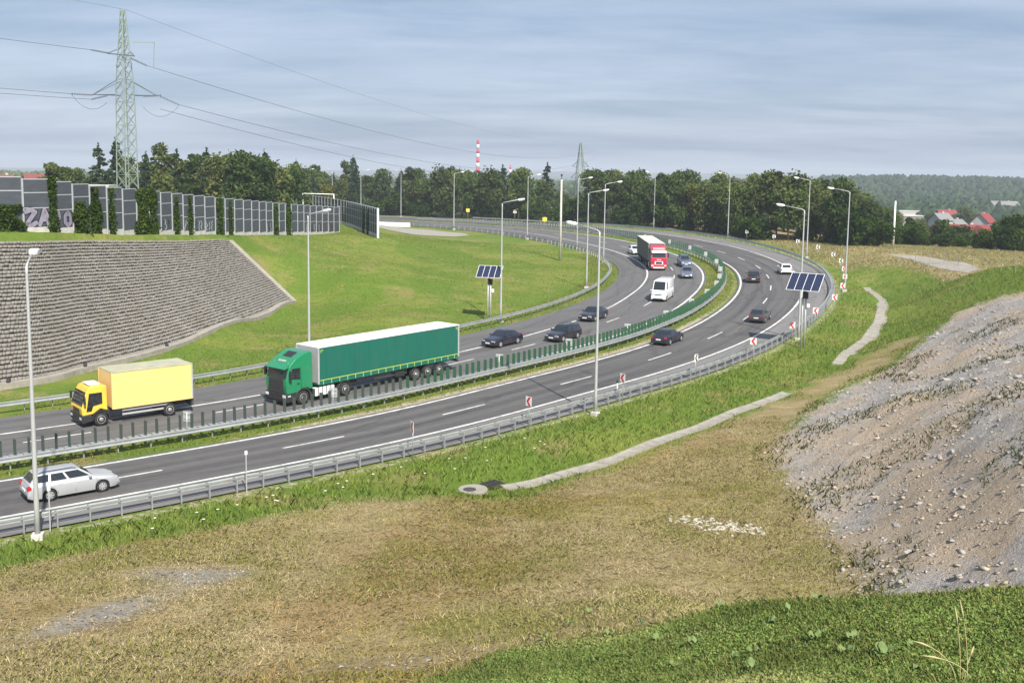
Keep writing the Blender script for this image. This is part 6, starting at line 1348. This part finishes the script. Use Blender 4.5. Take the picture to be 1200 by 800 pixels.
# clover bank at the lower right: small leaflets
x, y, r = scatter(620000, -3, 21, 9, 28, 7); z, e, i, off = pick(x, y); patch = .5+.5*vnoise(x*.9, y*.9, 37)
nz = vnoise(x*1.4, y*1.4, 38); keep = r.uniform(0, 1, len(x)) < sstep(z['bank']+.28*nz, .30, .75); x, y, patch = x[keep], y[keep], patch[keep]; n = len(x); hh = np.abs(r.normal(.05, .035, n))+.08*patch**2
P = np.stack([x, y, ground_z(x, y)+hh], -1); V, Fc = leaf_cloud(P, .027, r); me = npmesh('clover', V, Fc, M['blade'])
k = np.clip(.1+.5*hh/.2+r.normal(0, .2, n), 0, 1)[:, None]; dryk = (np.clip((patch-.60)*4+(.85-z['bank'][keep])*1.2, 0, 1)*.75)[:, None]; col = (np.array((.090, .150, .034))*(1-k)+np.array((.27, .34, .10))*k)*(1-dryk)+np.array((.42, .36, .17))*dryk
col = col*(1.05+.55*vnoise(x*1.1, y*1.1, 61)+.25*vnoise(x*3.5, y*3.5, 62))[:, None].clip(.5, 1.7); cattr(me, 'tint', np.repeat(col, 4, 0)); tag(link_mesh('clover', me), 'dense green clover covering the bank in the lower right corner', kind='stuff')
x, y, r = scatter(150000, -3, 21, 9, 28, 8); z, e, i, off = pick(x, y); keep = z['bank'] > .38
blades('bank_grass', 'fine grass mixed into the clover bank', x[keep], y[keep], .15, .008, .8, (.10, .15, .03), (.36, .34, .13), r)
# broad leaved weeds on and above the bank
lm = mat('weed_leaf', (.13, .19, .055), .7, var=.2, scale=6)
def weed(x, y, size, label, nleaf, seed):
    rr_ = random.Random(seed); e = empty('broad_leaved_weed', (x, y, float(ground_z(np.array([x]), np.array([y]))[0])), rr_.uniform(0, 6), label, 'weed', 'broad leaved weeds on the bank')
    for k in range(nleaf):
        a = 2*math.pi*k/nleaf+rr_.uniform(-.4, .4); d = size*rr_.uniform(.35, .9); h = rr_.uniform(.10, .24); s_ = size*rr_.uniform(.35, .6); cx, cy = d*math.cos(a), d*math.sin(a)
        ring = [(cx+s_*math.cos(t)*(1-.18*math.cos(2*t)), cy+s_*math.sin(t), h+.05*math.cos(t-a)-.03+.02*math.sin(3*t)) for t in np.linspace(0, 2*math.pi, 15, endpoint=False)]
        g = MB().add(ring+[(cx, cy, h-.025)], [(q, (q+1) % 15, 15) for q in range(15)]); g.build('leaf', lm, e, True); 
        if k == 0: MB().bar((0, 0, -.05), (cx, cy, h-.03), .012).build('stem', lm, e)
rw = random.Random(9); k = 0
for px, py in [(640, 752), (668, 735), (690, 720), (712, 748), (730, 772), (752, 733), (770, 755), (790, 785), (815, 760), (842, 742), (860, 778), (885, 770), (905, 735), (925, 722), (955, 756), (990, 770), (1000, 755), (1035, 772), (1066, 762), (1075, 792), (880, 792), (845, 715), (700, 780), (655, 785), (960, 708)]:
    # walk along the view ray of a plausible spot until the bank is met
    d = _f+(px-600)/1200*_rt+(344-py)/1200*_up; tt = np.linspace(8, 40, 400); zz = ground_z(tt*d.x, tt*d.y); hit = np.argmax(17+tt*d.z < zz); t_ = tt[hit]
    weed(t_*d.x, t_*d.y, rw.uniform(.09, .15), ('pale broad leaved weed in the clover bank, '+['leftmost', 'left', 'centre left', 'centre', 'centre right', 'right', 'rightmost'][min(6, int((px-640)/63))]+' ')+('along its upper edge' if py < 740 else 'along the bottom of the picture' if py > 765 else 'halfway up'), rw.randint(3, 6), k); k += 1
st_ = empty('dry_grass_stalks', (6.35, 13.6, float(ground_z(np.array([6.35]), np.array([13.6]))[0])), 0, 'few tall straw coloured grass stalks in the lower right corner', 'grass stalks')
straw = mat('straw', (.46, .40, .20), .8)
for dx_, bend, h_ in ((0, (-.12, .05), 1.15), (.10, (-.16, .04), 1.25), (.18, (-.75, .0), .62), (-.05, (-.62, .1), .85), (.06, (.15, .1), .55)):
    pts_ = [(dx_+bend[0]*f**2, bend[1]*f**2, h_*(f-.28*f**3*(abs(bend[0]) > .5))) for f in np.linspace(0, 1, 9)]
    q = MB().tube(pts_, [.006]*6+[.005, .004, .003], 5).build('stalk', straw, st_, True); MB().tube(pts_[-3:], [.006, .016, .004], 5).build('seed_head', straw, q, True)
# small wild flowers on the verge
fl = mat('flower_petal', (.78, .76, .62), .7); rf = np.random.default_rng(44)
for k in range(26):
    s_ = rf.uniform(88, 112); o_ = float(OUT_RAIL(s_))-rf.uniform(2.2, 4.2); p = road_pt(s_, o_)
    e = empty('wild_flower', (p[0], p[1], float(ground_z(p[0:1], p[1:2])[0])), rf.uniform(0, 6), 'tiny pale flower in the green verge below the guardrail', 'flower', 'wild flowers on the verge')
    MB().bar((0, 0, -.02), (.02, 0, .36), .01).build('stem', lm, e); MB().tube([(.02, 0, .35), (.02, 0, .39)], [.03, .075], 8).build('petals', fl, e)

# ---- stones
def stone_mesh(seed, mt, flat=.55):
    r = np.random.default_rng(seed); bm = bmesh.new(); bmesh.ops.create_icosphere(bm, subdivisions=1, radius=.5)
    for v in bm.verts: v.co = Vector((v.co.x*r.uniform(.55, 1.4), v.co.y*r.uniform(.4, 1.15), v.co.z*flat*r.uniform(.5, 1.3)))
    me = bpy.data.meshes.new('stone'); bm.to_mesh(me); bm.free(); me.materials.append(mt); return me
SM = [stone_mesh(k, M['stone'] if k % 3 else M['stone_warm'], .5) for k in range(9)]
def stones_stuff(name, label, x, y, s_, mt, r, flat=.5, parent=None):
    n = len(x); z = ground_z(x, y); base = np.array([(1.25, 0, .1), (.31, .9, .35), (-.9, .6, .1), (-.8, -.55, .3), (.3, -.95, .05), (.1, .1, .75), (0, 0, -.6)])
    a = r.uniform(0, 6.28, n); ca, sa = np.cos(a), np.sin(a); b = base[None]*r.uniform(.7, 1.3, (n, 7, 3)); sx = s_[:, None]
    V = np.stack([x[:, None]+sx*(b[:, :, 0]*ca[:, None]-b[:, :, 1]*.7*sa[:, None]), y[:, None]+sx*(b[:, :, 0]*sa[:, None]+b[:, :, 1]*.7*ca[:, None]), z[:, None]+sx*b[:, :, 2]*flat], -1).reshape(-1, 3)
    f = np.array([(0, 1, 5), (1, 2, 5), (2, 3, 5), (3, 4, 5), (4, 0, 5), (1, 0, 6), (2, 1, 6), (3, 2, 6), (4, 3, 6), (0, 4, 6)]); Fc = ((np.arange(n)*7)[:, None, None]+f[None]).reshape(-1, 3)
    o = link_mesh(name, npmesh(name, V, Fc, mt), parent); return tag(o, label, kind='stuff')
x, y, r = scatter(80000, 10, 60, 22, 106, 9); z, e, i, off = pick(x, y); band = .5+.5*vnoise(x*.7, y*1.3, 41)
keep = (z['rock'] > .42) & (r.uniform(0, 1, len(x)) < .25+.75*band); x, y = x[keep], y[keep]; s_ = .025+.048*r.gamma(1.0, .8, len(x)); half = len(x)//2
sc1 = stones_stuff('scree', 'loose grey stones strewn over the bare rock slope at right', x[:half], y[:half], s_[:half], M['stone'], r)
stones_stuff('scree', 'brownish stone chips strewn over the bare rock slope at right', x[half:], y[half:], s_[half:]*.9, M['stone_warm'], r)
rk = empty('rock_slope_boulders', label='larger flat rocks sticking out of the bare slope at right', cat='rocks')
x, y, r = scatter(3000, 11, 50, 26, 104, 10); z, e, i, off = pick(x, y); keep = np.where((z['rock'] > .6))[0][:300]
for q in keep:
    s_ = (.12+.42*r.uniform(0, 1)**3)*(1.0 if y[q] < 60 else 1.4); o = inst('rock', SM[int(r.integers(0, 9))], rk, (x[q], y[q], float(ground_z(x[q:q+1], y[q:q+1])[0])-.02), r.uniform(0, 6.28), (s_*1.6, s_*.9, s_*.55)); o.rotation_euler[0] = r.normal(0, .25); o.rotation_euler[1] = r.normal(0, .25)
x, y, r = scatter(22000, 11, 40, 26, 90, 12); z, e, i, off = pick(x, y); band = .5+.5*vnoise(x*.5, y*.5, 45); keep = (z['rock'] > .35) & (band > .58)
blades('sparse_weeds', 'sparse dark weeds on the bare rock slope', x[keep], y[keep], .22, .03, .9, (.035, .05, .012), (.13, .13, .04), r)
# heap of pale stones
SP = [stone_mesh(50+k, M['stone_pale'], .6) for k in range(6)]
hp_ = empty('pale_stone_heap', label='flat heap of pale stones on the dry slope', cat='stones'); r = np.random.default_rng(8)
for k in range(150):
    t_ = r.uniform(-1, 1); px, py = 842+t_*54+r.normal(0, 3), 616+t_*8+r.normal(0, 4.5)*(1-.5*abs(t_)); d = _f+(px-600)/1200*_rt+(344-py)/1200*_up; tt = np.linspace(25, 80, 600); zz = ground_z(tt*d.x, tt*d.y); t1 = tt[np.argmax(17+tt*d.z < zz)]
    s_ = r.uniform(.10, .28); inst('stone', SP[k % 6], hp_, (t1*d.x, t1*d.y, 17+t1*d.z+.03), r.uniform(0, 6.28), s_)
x, y, r = scatter(5000, -26, 16, 24, 50, 13); z, e, i, off = pick(x, y); keep = z['bare'] > .3
stones_stuff('gravel', 'small grey gravel on the bare patches of the foreground slope', x[keep], y[keep], .02+.03*r.gamma(1.3, .6, keep.sum()), M['stone'], r)

# ------------------------------------------------------------------ air
hz = MB().box((0, 3600, 22), (13900, 8200, 88)).build('haze', None); tag(hz, 'thin summer haze over the whole landscape', kind='stuff')
hm = bpy.data.materials.new('haze'); hm.use_nodes = True; t = hm.node_tree; t.nodes.clear(); o = t.nodes.new('ShaderNodeOutputMaterial'); v = t.nodes.new('ShaderNodeVolumePrincipled')
v.inputs['Color'].default_value = (.80, .87, .97, 1); v.inputs['Density'].default_value = 0.00024; v.inputs['Anisotropy'].default_value = .0; t.links.new(v.outputs[0], o.inputs['Volume']); hz.data.materials.append(hm)
sc.cycles.volume_bounces = 0; sc.cycles.max_bounces = 8
